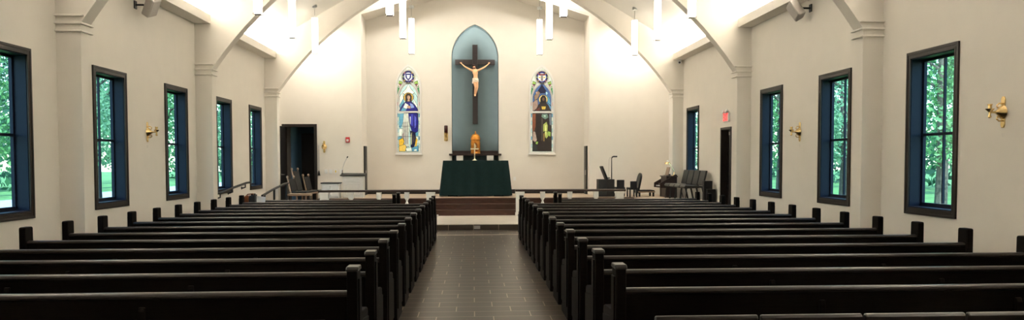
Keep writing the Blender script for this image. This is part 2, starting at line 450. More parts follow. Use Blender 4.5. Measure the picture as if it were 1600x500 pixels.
# 2: door into the vestibule, standing open
root = sempty('door_2', ((FD0+FD1)/2, YF, .35)); w = (FD1-FD0)/2; h = FDZ-.35
b = nb()
for (x0, x1, z0, z1) in ((-w-.07, -w+.02, 0, h+.07), (w-.02, w+.07, 0, h+.07), (-w+.02, w-.02, h-.02, h+.07)): box(b, x0, x1, -.025, .26, z0, z1)
struct(obj('door_frame', b, M['casing'], root, bevel=.006))
b = nb(); mxl = Matrix.Translation((-w+.0, -.03, 0)) @ Matrix.Rotation(math.radians(-86), 4, 'Z')
box(b, .01, .86, -.0, .045, .01, h-.03, mxl); lf = struct(obj('door_leaf', b, M['door'], root, bevel=.004))
b = nb(); tube(b, [mxl @ Vector((.79, .045, .93)), mxl @ Vector((.79, .11, .93)), mxl @ Vector((.66, .115, .93))], .012)
lathe(b, [(.028, 0), (.028, .012)], 14, mxl @ Matrix.Translation((.79, .045, .93)) @ Matrix.Rotation(-PI/2, 4, 'X'))
struct(obj('door_handle', b, M['steel'], lf, smooth=True))
# vestibule beyond it
b = nb()
x0, x1, y1 = FD0-.9, FD1+.85, YF+2.2
box(b, x0-.1, x0, YF+.25, y1, .2, 3.1); box(b, x1, x1+.1, YF+.25, y1, .2, 3.1); box(b, x0-.1, x1+.1, y1, y1+.1, .2, 3.1)
box(b, x0-.1, x1+.1, YF+.25, y1+.1, 3.0, 3.1)
struct(obj('wall_vestibule', b, M['teal']))
b = nb(); box(b, x0-.1, x1+.1, YF, y1+.1, .25, .35); struct(obj('floor_vestibule', b, M['tile']))
root = sempty('door_3', (-5.25, y1, .35))
b = nb(); box(b, -.56, -.48, -.03, 0, 0, 2.2); box(b, .48, .56, -.03, 0, 0, 2.2); box(b, -.56, .56, -.03, 0, 2.2, 2.28); struct(obj('door_frame', b, M['casing'], root, bevel=.005))
b = nb(); box(b, -.48, .48, -.02, 0, 0, 2.2); struct(obj('door_leaf', b, M['door'], root))
# 4, 5: narrow sacristy doors in the sides of the apse
for k, (xx, s) in enumerate(((APL, 1), (APR, -1))):
    root = sempty('door_%d' % (4+k), (xx, 24.85, .6))
    b = nb(); a, c = sorted((0, s*.05)); box(b, a, c, -.22, .22, 0, 1.56); struct(obj('door_leaf', b, M['door'], root, bevel=.006))
    b = nb(); a, c = sorted((s*.05, s*.062)); box(b, a, c, -.21, -.06, .62, .78); struct(obj('push_plate', b, M['grey'], root, bevel=.003))

# ---------------------------------------------------------------- pews
PEWX = {'L': (-5.035, -.821), 'R': (1.019, 5.306)}
SUP = 1.41
def end_profile():
    p = [(-.055, 0), (.50, 0), (.50, .09), (.465, .10), (.455, .50), (.47, .545), (.455, .58), (.42, .592), (.15, .612), (.115, .64), (.105, .68), (.102, .925), (.088, .938), (-.045, .938), (-.058, .925), (-.055, .10)]
    return p
def short_profile():
    return [(-.055, 0), (.07, 0), (.06, .935), (.045, .95), (-.045, .95), (-.058, .935)]
def end_panel(x, inward, root, short=False, cap=True):
    t = .036
    b = nb(); prism(b, short_profile() if short else end_profile(), 'x', x-t, x+t)
    e = obj('end_panel', b, M['pew'], root, bevel=.010)
    if short: return e
    b = nb(); xo = x-inward*t
    a, c = sorted((xo, xo-inward*.012))
    prism(b, [(-.03, .14), (.43, .14), (.42, .53), (.12, .565), (.075, .61), (.072, .87), (-.03, .87)], 'x', a, c)
    obj('raised_panel', b, M['pew'], e, bevel=.006)
    if not cap: return e
    b = nb(); c0 = x-t-.006; c1 = x+t+.006
    prism(b, [(-.062, .92), (.108, .92), (.108, .934), (.088, .952), (-.044, .952), (-.062, .934)], 'x', c0, c1)
    obj('post_cap', b, M['pewrail'], e, bevel=.007)
    return e
def make_pew(x0, x1, side, notch):
    """pew between the two end panels at x0 and x1, facing +y"""
    root = thing('pew', 'x', 'pew')
    wl = (side == 'L')
    s0, s1 = x0, x1
    end_panel(x0, 1, root, cap=not wl)
    end_panel(x1, -1, root, cap=wl)
    t = .036
    b = nb(); prism(b, [(-.022, .755), (.012, .755), (.085, .40), (.055, .36), (-.022, .36)], 'x', s0+t, s1-t)
    obj('backrest', b, M['pew'], root, bevel=.004)
    b = nb(); prism(b, [(-.030, .745), (.022, .745), (.028, .760), (.022, .775), (.008, .785), (-.016, .785), (-.032, .778), (-.038, .760)], 'x', s0+t, s1-t)
    obj('top_rail', b, M['pewrail'], root, bevel=.006)
    b = nb(); prism(b, [(.06, .405), (.47, .43), (.485, .445), (.47, .46), (.07, .436)], 'x', s0+t, s1-t)
    obj('seat', b, M['pew'], root, bevel=.006)
    nsup = 2 if (x1-x0) > 3.6 else 1
    for k in range(nsup):
        xs = (x0 + (x1-x0)*(k+1)/(nsup+1))
        b = nb(); prism(b, [(-.05, 0), (.42, 0), (.40, .10), (.36, .40), (.02, .40), (-.022, .40), (-.022, .69), (-.04, .69), (-.05, .66)], 'x', xs-.022, xs+.022)
        obj('center_support', b, M['pew'], root, bevel=.006)
    return root
proto = {}
for side in 'LR':
    x0, x1 = PEWX[side]
    word = 'left' if side == 'L' else 'right'
    for i in range(15):
        a, c = x0, x1
        if i >= 13:
            if side == 'L': c = -1.728
            else: a = 1.934
        key = (round(a, 2), round(c, 2))
        if key not in proto:
            r = proto[key] = make_pew(a, c, side, False)
        else:
            r = dup(proto[key])
        y = .9*((5.870 if side == 'L' else 5.863)+i)
        r.location = (0, y, 0)
        extra = '' if i < 13 else ', short'
        if i == 0: where = 'nearest the camera'
        elif i == 14: where = 'nearest the altar'
        else: where = '%s row from the camera' % ORD[i]
        tag(r, 'dark wooden pew in the %s block, %s%s' % (word, where, extra), 'pew', 'rows of dark pews in the %s block' % word)

# chairs behind the last pews
def back_chair():
    r = thing('wooden_chair', 'x', 'chair')
    b = nb(); prism(b, [(-.02, .44), (.02, .44), (.005, .82), (-.002, .838), (-.022, .838), (-.032, .822)], 'x', -.28, .28); obj('backrest', b, M['pewrail'], r, bevel=.008)
    b = nb(); box(b, -.27, .27, .02, .45, .42, .46); obj('seat', b, M['pew'], r, bevel=.01)
    for x in (-.24, .24):
        for y in (0, .41):
            b = nb(); box(b, x-.02, x+.02, y-.02, y+.02, 0, .42 if y else .45); obj('leg', b, M['pew'], r, bevel=.004)
    return r
bc = back_chair()
spots = [(1.25+.575*k, 'R', k) for k in range(4)] + [(-1.05-.575*k, 'L', k) for k in range(2)]
for j, (x, sd, k) in enumerate(spots):
    r = bc if j == 0 else dup(bc)
    r.location = (x, 4.05-.0*k, -.0)
    if sd == 'R': lab = 'dark chair behind the right pews, %s from the aisle along the bottom edge' % ORD[k]
    else: lab = 'dark chair behind the left pews, %s from the aisle along the bottom edge' % ORD[k]
    tag(r, lab, 'chair', 'dark chairs behind the last pews')

# ---------------------------------------------------------------- pendants
def make_pendant():
    r = thing('pendant_light', 'x', 'lamp')
    L_ = 1.0; w = .075
    b = nb(); pts = []
    for k in range(4):
        cx, cy_ = ((1, 1), (-1, 1), (-1, -1), (1, -1))[k]
        for t in range(4):
            a = PI/2*k + PI/2*t/3
            pts.append((cx*(w-.03)+.03*math.cos(a), cy_*(w-.03)+.03*math.sin(a)))
    prism(b, pts, 'z', .012, L_-.02); obj('diffuser', b, M['lampglow'], r, smooth=True)
    b = nb()
    for cx in (-1, 1):
        for cy_ in (-1, 1): box(b, cx*(w-.004)-.008, cx*(w-.004)+.008, cy_*(w-.004)-.008, cy_*(w-.004)+.008, 0, .035)
    box(b, -w+.01, w-.01, -w+.01, w-.01, .004, .012)
    obj('end_bracket', b, M['pendant_frame'], r)
    b = nb(); prism(b, [(x*1.02, y*1.02) for x, y in pts], 'z', L_-.02, L_); lathe(b, [(.02, L_), (.02, L_+.05)], 12); obj('cap', b, M['whitepl'], r)
    return r
pend = make_pendant(); first = True
PX = [(-4.34, 'outer left'), (-1.685, 'inner left'), (1.89, 'inner right'), (4.58, 'outer right')]
PYS = [(15.96, 'nearest row in view'), (18.93, 'middle row'), (21.63, 'row nearest the chancel')]
for x, xn in PX:
    for y, yn in PYS + [(13.1, None), (10.23, None), (7.4, None), (4.5, None)]:
        r = pend if first else dup(pend); first = False
        r.location = (x, y, 4.645)
        b = nb(); tube(b, [(0, 0, 1.04), (0, 0, zc(x)-4.645-.01)], .006, 8); obj('cord', b, M['grey'], r)
        b = nb(); lathe(b, [(.07, zc(x)-4.645-.05), (.07, zc(x)-4.645+.02)], 16); obj('canopy', b, M['whitepl'], r)
        lab = 'white tubular pendant light, %s line, %s' % (xn, yn) if yn else 'white tubular pendant light over the rear pews, above the picture'
        tag(r, lab, 'lamp', 'hanging tube lights')

# ---------------------------------------------------------------- wall fixtures
def make_sconce():
    """brass cross candle bracket on a wall plane x=0, projecting +x"""
    r = thing('candle_bracket', 'x', 'candle bracket')
    b = nb(); prism(b, [(-.035, -.15), (-.02, -.185), (.02, -.185), (.035, -.15), (.03, 0), (.035, .15), (.02, .185), (-.02, .185), (-.035, .15), (-.03, 0)], 'x', 0, .02)
    obj('backplate', b, M['brass'], r, bevel=.005)
    b = nb(); m = Matrix.Translation((.02, 0, 0)) @ Matrix.Rotation(PI/2, 4, 'Y')
    lathe(b, [(.085, 0), (.07, .025), (.032, .06), (.015, .09), (.011, .15)], 18, m)
    obj('arm', b, M['brass'], r, smooth=True)
    for s in (-1, 1):
        b = nb(); tube(b, [(.02, 0, s*.10), (.06, 0, s*.105), (.09, 0, s*.08), (.085, 0, s*.055), (.07, 0, s*.06)], .009, 8)
        obj('scroll', b, M['brass'], r, smooth=True)
    b = nb(); lathe(b, [(.01, -.07), (.02, -.06), (.012, -.03), (.014, 0), (.045, .03), (.05, .04), (.022, .045), (.022, .08), (.028, .085), (.028, .095), (.01, .095)], 16, Matrix.Translation((.175, 0, 0)))
    obj('candle_cup', b, M['brass'], r, smooth=True)
    return r
def label_plate(x, y, z, face):
    b = nb(); box(b, 0, .004, -.04, .04, -.035, .035); box(b, .004, .006, -.03, .03, .012, .02); box(b, .004, .006, -.03, .03, -.004, .002); box(b, .004, .006, -.025, .025, -.02, -.014)
    o = obj('wall_plaque', b, M['grey'], bevel=.001); o.location = (x, y, z); o.rotation_euler = (0, 0, face)
    return o
s0 = make_sconce()
for j, (x, y, z, rz, lab) in enumerate(((XL-.006, 14.56, 2.22, 0, 'brass candle bracket on the left wall between two windows'),
                                        (XR+.006, 14.46, 2.22, PI, 'brass candle bracket on the right wall between two windows'),
                                        (XR+.006, 8.80, 2.235, PI, 'large near brass candle bracket on the right wall at picture edge'),
                                        (-4.63, YF+.006, 2.13, -PI/2, 'brass candle bracket on the chancel wall beside the open door'))):
    r = s0 if j == 0 else dup(s0)
    r.location = (x, y, z); r.rotation_euler = (0, 0, rz); tag(r, lab, 'candle bracket', 'brass wall candle brackets')
    if j < 3:
        p = label_plate(x, y, z-.27, rz)
        tag(p, ('small grey plaque under the left wall candle bracket', 'small grey plaque under the middle right candle bracket', 'small grey plaque under the near right candle bracket')[j], 'plaque', 'plaques under the candle brackets')

def speaker(x, y, z, rz, lab):
    r = thing('wall_speaker', lab, 'speaker', (x, y, z), rz, 'grey wall speakers')
    m = Matrix.Rotation(math.radians(28), 4, 'Y') @ Matrix.Rotation(math.radians(20), 4, 'X')
    b = nb(); prism(b, [(-.10, -.15), (.06, -.11), (.06, .11), (-.10, .15)][::-1], 'z', -.17, .17, m @ Matrix.Rotation(PI, 4, 'Z')); obj('cabinet', b, M['grey'], r, bevel=.025, seg=3)
    b = nb(); box(b, .098, .106, -.125, .125, -.14, .14, m); obj('grille', b, M['grey'], r, bevel=.01)
    b = nb(); tube(b, [(-.25, 0, .02), (-.12, 0, .02), (-.06, 0, 0)], .018, 10); box(b, -.265, -.245, -.05, .05, -.05, .09); obj('bracket', b, M['blackmetal'], r)
    return r
speaker(XL+.262, 14.15, 4.45, 0, 'grey wall speaker under the left cove ledge')
speaker(XR-.262, 14.05, 4.47, PI, 'grey wall speaker under the right cove ledge')

r = thing('security_camera', 'small white security camera under the right cove ledge end', 'security camera', (6.12, 22.58, 4.66))
b = nb(); lathe(b, [(.075, 0), (.075, -.03), (.05, -.045)], 18); obj('mount', b, M['whitepl'], r, smooth=True)
b = nb(); sphere(b, (0, -.01, -.075), .055); obj('housing', b, M['whitepl'], r, smooth=True)
b = nb(); lathe(b, [(.03, 0), (.03, .03), (.022, .032)], 14, Matrix.Translation((-.01, -.045, -.085)) @ Matrix.Rotation(math.radians(100), 4, 'X')); obj('lens', b, M['black'], r, smooth=True)

# exit sign with emergency lamps
r = thing('exit_sign', 'white and red exit sign with twin lamps above the side door', 'exit sign', (XR, 18.67, 2.80))
b = nb(); box(b, -.045, 0, -.20, .20, -.17, .05); obj('housing', b, M['whitepl'], r, bevel=.006)
b = nb()
for y in (-.13, .1): lathe(b, [(.03, 0), (.055, .05), (.055, .07)], 16, Matrix.Translation((-.02, y, .07)) @ Matrix.Rotation(math.radians(-75), 4, 'Y'))
box(b, -.03, -.01, -.15, .14, .05, .06)
obj('emergency_lamp', b, M['whitepl'], r, smooth=True)
b = nb()
def strokes(bb, segs, y0, s):
    for (a0, a1, c0, c1) in segs: box(bb, -.050, -.045, y0-a1*s, y0-a0*s, -.15+c0*s, -.15+c1*s)
H_ = .18
cw = .062; st = .022
yy = .17
strokes(b, [(0, st, 0, H_), (0, cw, 0, st), (0, cw, H_/2-st/2, H_/2+st/2), (0, cw, H_-st, H_)], yy, 1); yy -= .09
for sg in (1, -1):
    m = Matrix.Translation((-.0475, yy-.03, -.15+H_/2)) @ Matrix.Rotation(sg*math.radians(24), 4, 'X')
    box(b, -.0025, .0025, -st/2, st/2, -H_/2, H_/2, m)
yy -= .085
strokes(b, [(.02, .02+st, 0, H_)], yy, 1); yy -= .06
strokes(b, [(.026, .026+st, 0, H_), (0, .074, H_-st, H_)], yy, 1)
obj('exit_letters', b, M['exitred'], r)

# fire alarm, switches, snuffer on the chancel wall
r = thing('fire_alarm', 'red fire alarm strobe on the chancel wall above the ambo', 'fire alarm', (-3.90, YF, 2.345))
b = nb(); box(b, -.065, .065, -.045, 0, -.085, .085); obj('housing', b, M['red'], r, bevel=.012)
b = nb(); box(b, -.035, .035, -.07, -.045, -.05, .02); obj('strobe', b, M['whitepl'], r, bevel=.012)
def plate(x, m, lab, z=1.36):
    r = thing('light_switch', lab, 'light switch', (x, YF, z), 0, 'wall switches beside the ambo')
    b = nb(); box(b, -.045, .045, -.01, 0, -.065, .065); obj('cover_plate', b, M['whitepl'], r, bevel=.003)
    b = nb(); box(b, -.018, .018, -.016, -.01, -.035, .035); obj('rocker', b, m, r, bevel=.002)
plate(-4.585, M['whitepl'], 'white wall switch, leftmost of four near the ambo')
plate(-4.435, M['whitepl'], 'white wall switch, second from left near the ambo')
plate(-4.285, M['yellowpl'], 'wall switch with yellow rocker near the ambo')
plate(-4.11, M['whitepl'], 'white wall switch closest to the ambo')
r = thing('candle_snuffer', 'long thin candle snuffer hanging on the chancel wall by the door', 'candle snuffer', (-4.80, YF-.02, 1.33))
b = nb(); tube(b, [(0, 0, 0), (0, 0, .85)], .008, 8); obj('rod', b, M['steel'], r)
b = nb(); lathe(b, [(.045, -.10), (.03, -.02), (.01, .06)], 14); obj('bell', b, M['black'], r, smooth=True)

# sanctuary lamp
r = thing('sanctuary_lamp', 'small ruby glass sanctuary lamp on the apse wall left of the niche', 'lamp', (-.87, YA, 2.6))
b = nb(); box(b, -.06, .06, -.02, 0, -.26, .03); tube(b, [(0, -.02, -.12), (0, -.08, -.13), (0, -.12, -.06), (0, -.12, -.02)], .016, 8); lathe(b, [(.02, -.03), (.07, -.01), (.075, .0)], 16, Matrix.Translation((0, -.12, 0)))
sphere(b, (0, -.03, -.24), .035)
obj('bracket', b, M['brass'], r, smooth=True)
b = nb(); lathe(b, [(.05, 0), (.062, .02), (.062, .22), (.05, .24)], 18, Matrix.Translation((0, -.12, 0))); obj('glass', b, M['candle'], r, smooth=True)

b = nb(); box(b, -.04, .04, -.01, 0, -.06, .06); box(b, -.018, .018, -.013, -.01, -.035, -.008); box(b, -.018, .018, -.013, -.01, .008, .035)
o = obj('power_outlet', b, M['whitepl'], bevel=.002); o.location = (1.385, YA, 1.09); tag(o, 'white power outlet on the apse wall right of the altar', 'outlet')
b = nb(); box(b, -.075, .075, -.012, 0, -.04, .04); box(b, -.05, -.01, -.016, -.012, -.02, .02); box(b, .01, .05, -.016, -.012, -.02, .02)
o = obj('floor_outlet', b, M['grey'], bevel=.003); o.location = (.1, 18.635, .065); tag(o, 'metal outlet cover in the dark step riser at the aisle end', 'outlet')

# ceiling vents
for x, lab in ((-4.25, 'white ceiling air vent above the left pews'), (4.55, 'white ceiling air vent above the right pews')):
    b = nb(); sg = 1 if x < XC else -1
    m = Matrix.Translation((x, 19.3, zc(x)-.012-.26+.255)) @ Matrix.Rotation(-sg*math.atan(SLOPE), 4, 'Y')
    box(b, -.25, .25, -.02-.25, -.25, -.02, 0, m); box(b, -.25, .25, .25, .27, -.02, 0, m); box(b, -.27, -.25, -.27, .27, -.02, 0, m); box(b, .25, .27, -.27, .27, -.02, 0, m)
    for k in range(6): box(b, -.25, .25, -.21+.08*k, -.19+.08*k, -.018, 0, m)
    o = obj('ceiling_vent', b, M['whitepl']); tag(o, lab, 'vent', 'ceiling air vents')

# ---------------------------------------------------------------- apse: shelf, tabernacle, crucifix, stained glass
r = thing('niche_shelf', 'dark wooden shelf across the foot of the niche on white brackets', 'shelf', (.085, YA, 1.86))
b = nb(); box(b, -.86, .86, -.13, .0, 0, .06); obj('board', b, M['darkwood'], r, bevel=.008)
b = nb(); box(b, -.765, .765, 0, .36, 0, .06); obj('rear_board', b, M['darkwood'], r)
for x in (-.51, .49):
    b = nb(); prism(b, [(-.11, 0), (0, 0), (0, -.30), (-.04, -.28), (-.10, -.10)], 'x', x-.11, x+.11); obj('bracket', b, M['white'], r, bevel=.006)
b = nb(); box(b, NX-.755, NX+.755, YA+.33, YA+.358, 1.925, 2.02); struct(obj('trim_niche_base', b, M['darkwood']))

r = thing('tabernacle', 'gilded domed tabernacle standing on the niche shelf', 'tabernacle', (.095, YA+.14, 1.92))
b = nb(); lathe(b, [(.168, 0), (.168, .03), (.15, .05), (.15, .44), (.168, .46), (.168, .48)], 8, Matrix.Rotation(PI/8, 4, 'Z')); obj('body', b, M['gold'], r, bevel=.004)
b = nb(); lathe(b, [(.158, .48), (.155, .53), (.140, .58), (.112, .62), (.07, .65), (.03, .665), (.018, .68), (.028, .70), (.018, .725), (.004, .75)], 20); obj('dome', b, M['gold'], r, smooth=True)
b = nb(); prism(b, [(-.06, .07), (.06, .07), (.06, .30), (.04, .35), (0, .37), (-.04, .35), (-.06, .30)], 'y', -.152, -.137); d = obj('door', b, M['door_gold'], r, bevel=.004)
b = nb(); box(b, -.008, .008, -.158, -.152, .14, .30); box(b, -.035, .035, -.158, -.152, .235, .25); obj('door_cross', b, M['palegold'], d)
b = nb()
for k in range(8):
    a = PI/8+PI/4*k; lathe(b, [(.014, .05), (.012, .20), (.014, .40)], 8, Matrix.Translation((.15*math.cos(a), .15*math.sin(a), 0)))
obj('colonnette', b, M['gold'], r, smooth=True)

r = thing('crucifix', 'large dark wooden crucifix with pale carved figure in the niche', 'crucifix', (.09, YA+.29, 2.91))
b = nb(); box(b, -.085, .085, -.05, .05, 0, 2.62); obj('upright', b, M['crosswood'], r, bevel=.006)
b = nb(); box(b, -.66, -.085, -.05, .05, 1.95, 2.13); box(b, .085, .66, -.05, .05, 1.95, 2.13); obj('crossbeam', b, M['crosswood'], r, bevel=.006)
b = nb()
for a in (-.045, .045): box(b, a-.03, a+.03, .05, .07, .3, 2.3)
obj('wall_mount', b, M['blackmetal'], r)
# carved figure: one skinned surface
Yc = -.12
V = []; E_ = []; Rr = []
def v(x, y, z, rad, par=None):
    V.append((x, Yc+y, z)); Rr.append(rad)
    if par is not None: E_.append((par, len(V)-1))
    return len(V)-1
zf = .90                                       # height of the feet above the foot of the cross
pel = v(.015, -.01, zf+.56, .078)
bel = v(.02, -.015, zf+.65, .068, pel)
che = v(.01, -.02, zf+.77, .088, bel)
upc = v(.0, -.01, zf+.845, .075, che)
nek = v(-.012, -.02, zf+.90, .030, upc)
hd1 = v(-.03, -.055, zf+.945, .044, nek)
hd2 = v(-.04, -.06, zf+.985, .048, hd1)
hd3 = v(-.043, -.055, zf+1.02, .036, hd2)
for s in (-1, 1):
    sh = v(s*.115, -.01, zf+.865, .044, upc)
    el = v(s*.285, .0, zf+.955, .029, sh)
    fo = v(s*.35, .01, zf+1.0, .028, el)
    wr = v(s*.42, .03, zf+1.06, .018, fo)
    pa = v(s*.455, .035, zf+1.09, .020, wr)
    for k, (ang, ln) in enumerate(((20, .045), (38, .055), (56, .058), (74, .05))):
        a = math.radians(ang); m1 = v(s*(.455+ln*.6*math.cos(a)), .028, zf+1.09+ln*.6*math.sin(a), .0065, pa)
        v(s*(.455+ln*math.cos(a)), .012, zf+1.09+ln*math.sin(a), .0055, m1)
    t1 = v(s*.445, .012, zf+1.118, .0065, pa); v(s*.44, .0, zf+1.135, .0055, t1)
    hp = v(.015+s*.045, -.02, zf+.50, .064, pel)
    kn = v(.045+s*.028, -.075, zf+.30, .042, hp)
    ca = v(.025+s*.022, -.035, zf+.20, .038, kn)
    an = v(.0+s*.014, .015, zf+.075, .022, ca)
    v(-.006+s*.012, -.025, zf+.01, .020, an)
me = bpy.data.meshes.new('figure'); me.from_pydata(V, E_, []); me.update()
fig = bpy.data.objects.new('carved_figure', me); C.objects.link(fig); fig.parent = r
me.materials.append(M['skin'])
sk = fig.modifiers.new('skin', 'SKIN'); sk.use_smooth_shade = True
for i, sv in enumerate(me.skin_vertices[0].data):
    sv.radius = (Rr[i], Rr[i]*.85); sv.use_root = (i == pel)
sd = fig.modifiers.new('sub', 'SUBSURF'); sd.levels = 2; sd.render_levels = 2
b = nb()
lathe(b, [(.085, -.075), (.098, -.05), (.092, .02), (.088, .05), (.08, .055)], 22, Matrix.Translation((.016, Yc-.015, zf+.545)) @ Matrix.Diagonal((1.05, .95, 1, 1)))
prism(b, [(-.105, .06), (-.075, .06), (-.07, -.02), (-.085, -.12), (-.115, -.10)], 'y', Yc-.07, Yc-.03, Matrix.Translation((.016, 0, zf+.54)))
for k in range(5): tube(b, [(-.06+.02*k, Yc-.098, zf+.585-.012*k), (.0+.02*k, Yc-.115, zf+.555-.01*k), (.09, Yc-.085, zf+.53-.012*k)], .010, 8)
obj('loincloth', b, M['linen'], fig, smooth=True)
b = nb(); sphere(b, (-.043, Yc-.045, zf+1.012), .056, 1, 1, .9); sphere(b, (-.075, Yc-.035, zf+.955), .026, .8, 1, 2.0); sphere(b, (.005, Yc-.035, zf+.965), .024, .8, 1, 1.8)
sphere(b, (-.035, Yc-.098, zf+.925), .022, 1, .7, 1.3)
obj('hair', b, M['hair'], fig, smooth=True)
b = nb(); bmesh.ops.create_uvsphere(b, u_segments=10, v_segments=6, radius=.011, matrix=Matrix.Translation((-.043, Yc-.112, zf+.972)) @ Matrix.Diagonal((.8, 1, 1.6, 1)))
obj('nose', b, M['skin'], fig, smooth=True)
b = nb()
for k in range(16):
    a = 2*PI*k/16; a2 = 2*PI*(k+1.4)/16
    tube(b, [(-.043+.056*math.cos(a), Yc-.05+.058*math.sin(a), zf+1.012), (-.043+.062*math.cos(a2), Yc-.05+.062*math.sin(a2), zf+1.03)], .006, 6)
obj('thorn_crown', b, M['crosswood'], fig)
# title board above the head
b = nb(); box(b, -.05, .05, -.065, -.05, 2.22, 2.28); obj('title_board', b, M['crosswood'], r, bevel=.003)

PXM = 25.4/1200            # metres per picture pixel on the apse wall
LEAD = (.012, .012, .015)
def stained(name, cx, lab, figure):
    r = thing(name, lab, 'stained glass window', (cx, YA, 1.905), 0, 'pointed stained glass windows beside the niche')
    def arch(hw, zs, za, z0):
        return [(-hw, z0)] + lancet(0, hw, zs, za) + [(hw, z0)]
    k = PXM
    out = arch(19.8*k, 104*k, 139*k, 0); inn = arch(17.3*k, 104*k, 135*k, 3.2*k)
    b = nb()
    n = len(out)
    def ring(A, B, y0, y1):
        va = [[b.verts.new((x, y, z)) for x, z in Q] for Q, y in ((A, y0), (B, y0), (A, y1), (B, y1))]
        for i in range(n):
            j = (i+1) % n
            b.faces.new((va[0][i], va[0][j], va[1][j], va[1][i])); b.faces.new((va[2][i], va[3][i], va[3][j], va[2][j]))
            b.faces.new((va[0][i], va[2][i], va[2][j], va[0][j])); b.faces.new((va[1][i], va[1][j], va[3][j], va[3][i]))
    ring(out, inn, -.055, 0)
    obj('frame', b, M['white'], r, bevel=.006)
    b = nb(); box(b, -21*k, 21*k, -.10, 0, -1.2*k, 1.0*k); obj('sill', b, M['white'], r, bevel=.006)
    b = nb(); box(b, -17.4*k, 17.4*k, -.06, -.0, 64*k, 66.4*k); obj('transom', b, M['white'], r, bevel=.004)
    # tracery
    b = nb()
    def bar(pts, w=1.7, d=.05):
        for p, q in zip(pts, pts[1:]):
            dx, dz = q[0]-p[0], q[1]-p[1]; ln = math.hypot(dx, dz) or 1; nx, nz = -dz/ln*w/2, dx/ln*w/2
            ex, ez = dx/ln*w*.25, dz/ln*w*.25
            prism(b, [((p[0]+nx-ex)*k, (p[1]+nz-ez)*k), ((q[0]+nx+ex)*k, (q[1]+nz+ez)*k), ((q[0]-nx+ex)*k, (q[1]-nz+ez)*k), ((p[0]-nx-ex)*k, (p[1]-nz-ez)*k)], 'y', -d, -.012)
    inner = lancet(0, 15.2, 86, 110, 8)
    bar([(-15.2, 66)] + inner + [(15.2, 66)], 2.3)
    bar([(10.2*math.cos(2*PI*t/24), 119.5+10.2*math.sin(2*PI*t/24)) for t in range(25)], 1.8)
    bar([(-6, 112), (-10.5, 106), (-14, 98), (-16.8, 88)], 1.6); bar([(6, 112), (10.5, 106), (14, 98), (16.8, 88)], 1.6)
    bar([(-16.6, 110), (-13, 104)], 1.4); bar([(16.6, 110), (13, 104)], 1.4)
    obj('tracery', b, M['white'], r)
    # glass: coloured pieces with dark lead around them, layered a hair apart
    b = nb(); lay = b.loops.layers.float_color.new('Col'); dep = [-.006]
    def face(pts, col, y):
        fs = prism(b, [(x*k, z*k) for x, z in pts], 'y', y-.003, y)
        for f_ in fs:
            for lp in f_.loops: lp[lay] = (*[c**1.25 for c in col], 1)
    def piece(pts, col, lead=.75):
        y = dep[0]; dep[0] -= .0007
        cx0 = sum(p[0] for p in pts)/len(pts); cz0 = sum(p[1] for p in pts)/len(pts)
        if lead:
            g = []
            for x, z in pts:
                d = math.hypot(x-cx0, z-cz0) or 1; g.append((x+(x-cx0)/d*lead, z+(z-cz0)/d*lead))
            face(g, LEAD, y)
        face(pts, col, y-.0006)
    def disc(x, z, rr, col, sx=1, sz=1, lead=.7, seg=16):
        piece([(x+rr*sx*math.cos(2*PI*t/seg), z+rr*sz*math.sin(2*PI*t/seg)) for t in range(seg)], col, lead)
    WHT, PALE, SKY_, BLUE, NAVY = (.86, .93, .84), (.55, .76, .74), (.16, .42, .56), (.02, .02, .26), (.008, .010, .07)
    GOLD_, YEL, GRN, LIME, RED_, PINK = (.75, .52, .10), (.80, .55, .06), (.10, .38, .14), (.40, .58, .16), (.30, .03, .05), (.62, .22, .24)
    BRN, DK, TAN_, FLESH = (.05, .035, .028), (.018, .014, .014), (.36, .26, .18), (.60, .42, .30)
    base = [(x/k*.99, z/k) for x, z in inn]
    face(base, WHT, -.004)
    # border blocks
    for s in (-1, 1):
        z = 4.5; j = 0
        while z < 104:
            c = (WHT, PALE, WHT, SKY_, WHT, PALE)[j % 6]
            if 73 < z < 79: c = PINK
            piece([(s*15.3, z), (s*17.0, z), (s*17.0, z+5.2), (s*15.3, z+5.2)][::s], c, .12); z += 5.9; j += 1
    # head: corner lights and roundel
    for s in (-1, 1):
        piece([(s*9, 111), (s*14, 113), (s*15.5, 105), (s*12.5, 103)][::s], LIME); piece([(s*13.6, 101), (s*16.4, 103), (s*16.6, 92), (s*15.4, 91)][::s], GRN)
        piece([(s*3, 131), (s*8, 127), (s*12, 119), (s*11.2, 117)][::s], WHT, .1)
        disc(s*12.6, 106.5, 1.8, NAVY); disc(s*12.8, 106.8, 1.0, PINK, lead=0)
    disc(0, 119.5, 9.2, NAVY); disc(0, 119.5, 7.6, (.10, .10, .40), lead=.2)
    for t in range(8):
        a = 2*PI*t/8; disc(8.1*math.cos(a), 119.5+8.1*math.sin(a), 1.0, (LIME, GOLD_, BLUE, PINK)[t % 4], lead=.1, seg=8)
    disc(0, 119.5, 6.2, WHT, lead=.3)
    # panel background inside the inner arch
    bg = [(-14.4, 67)] + [(x*.95, z-1) for x, z in inner] + [(14.4, 67)]
    lower = [(-15, 4.2), (15, 4.2), (15, 63.4), (-15, 63.4)]
    if figure == 'blue':
        piece([(-4.5, 124), (4.5, 124), (4, 118), (0, 113.5), (-4, 118)], BLUE, .3); piece([(-2.5, 122), (2.5, 122), (1.8, 118), (0, 116), (-1.8, 118)], WHT, .15)
        piece(bg, PALE, .2)
        piece([(-9, 95), (-4, 100), (0, 108), (4, 100), (9, 95), (5, 92), (-5, 92)], WHT); piece([(-13.5, 88), (-9, 95), (-8, 86), (-13.5, 76)], WHT); piece([(13.5, 88), (9, 95), (8, 86), (13.5, 76)], PALE)
        piece([(-13.8, 75), (-8, 85), (-7, 76), (-12, 68)], SKY_); piece([(13.6, 75), (8, 85), (8, 76), (13, 68)], WHT)
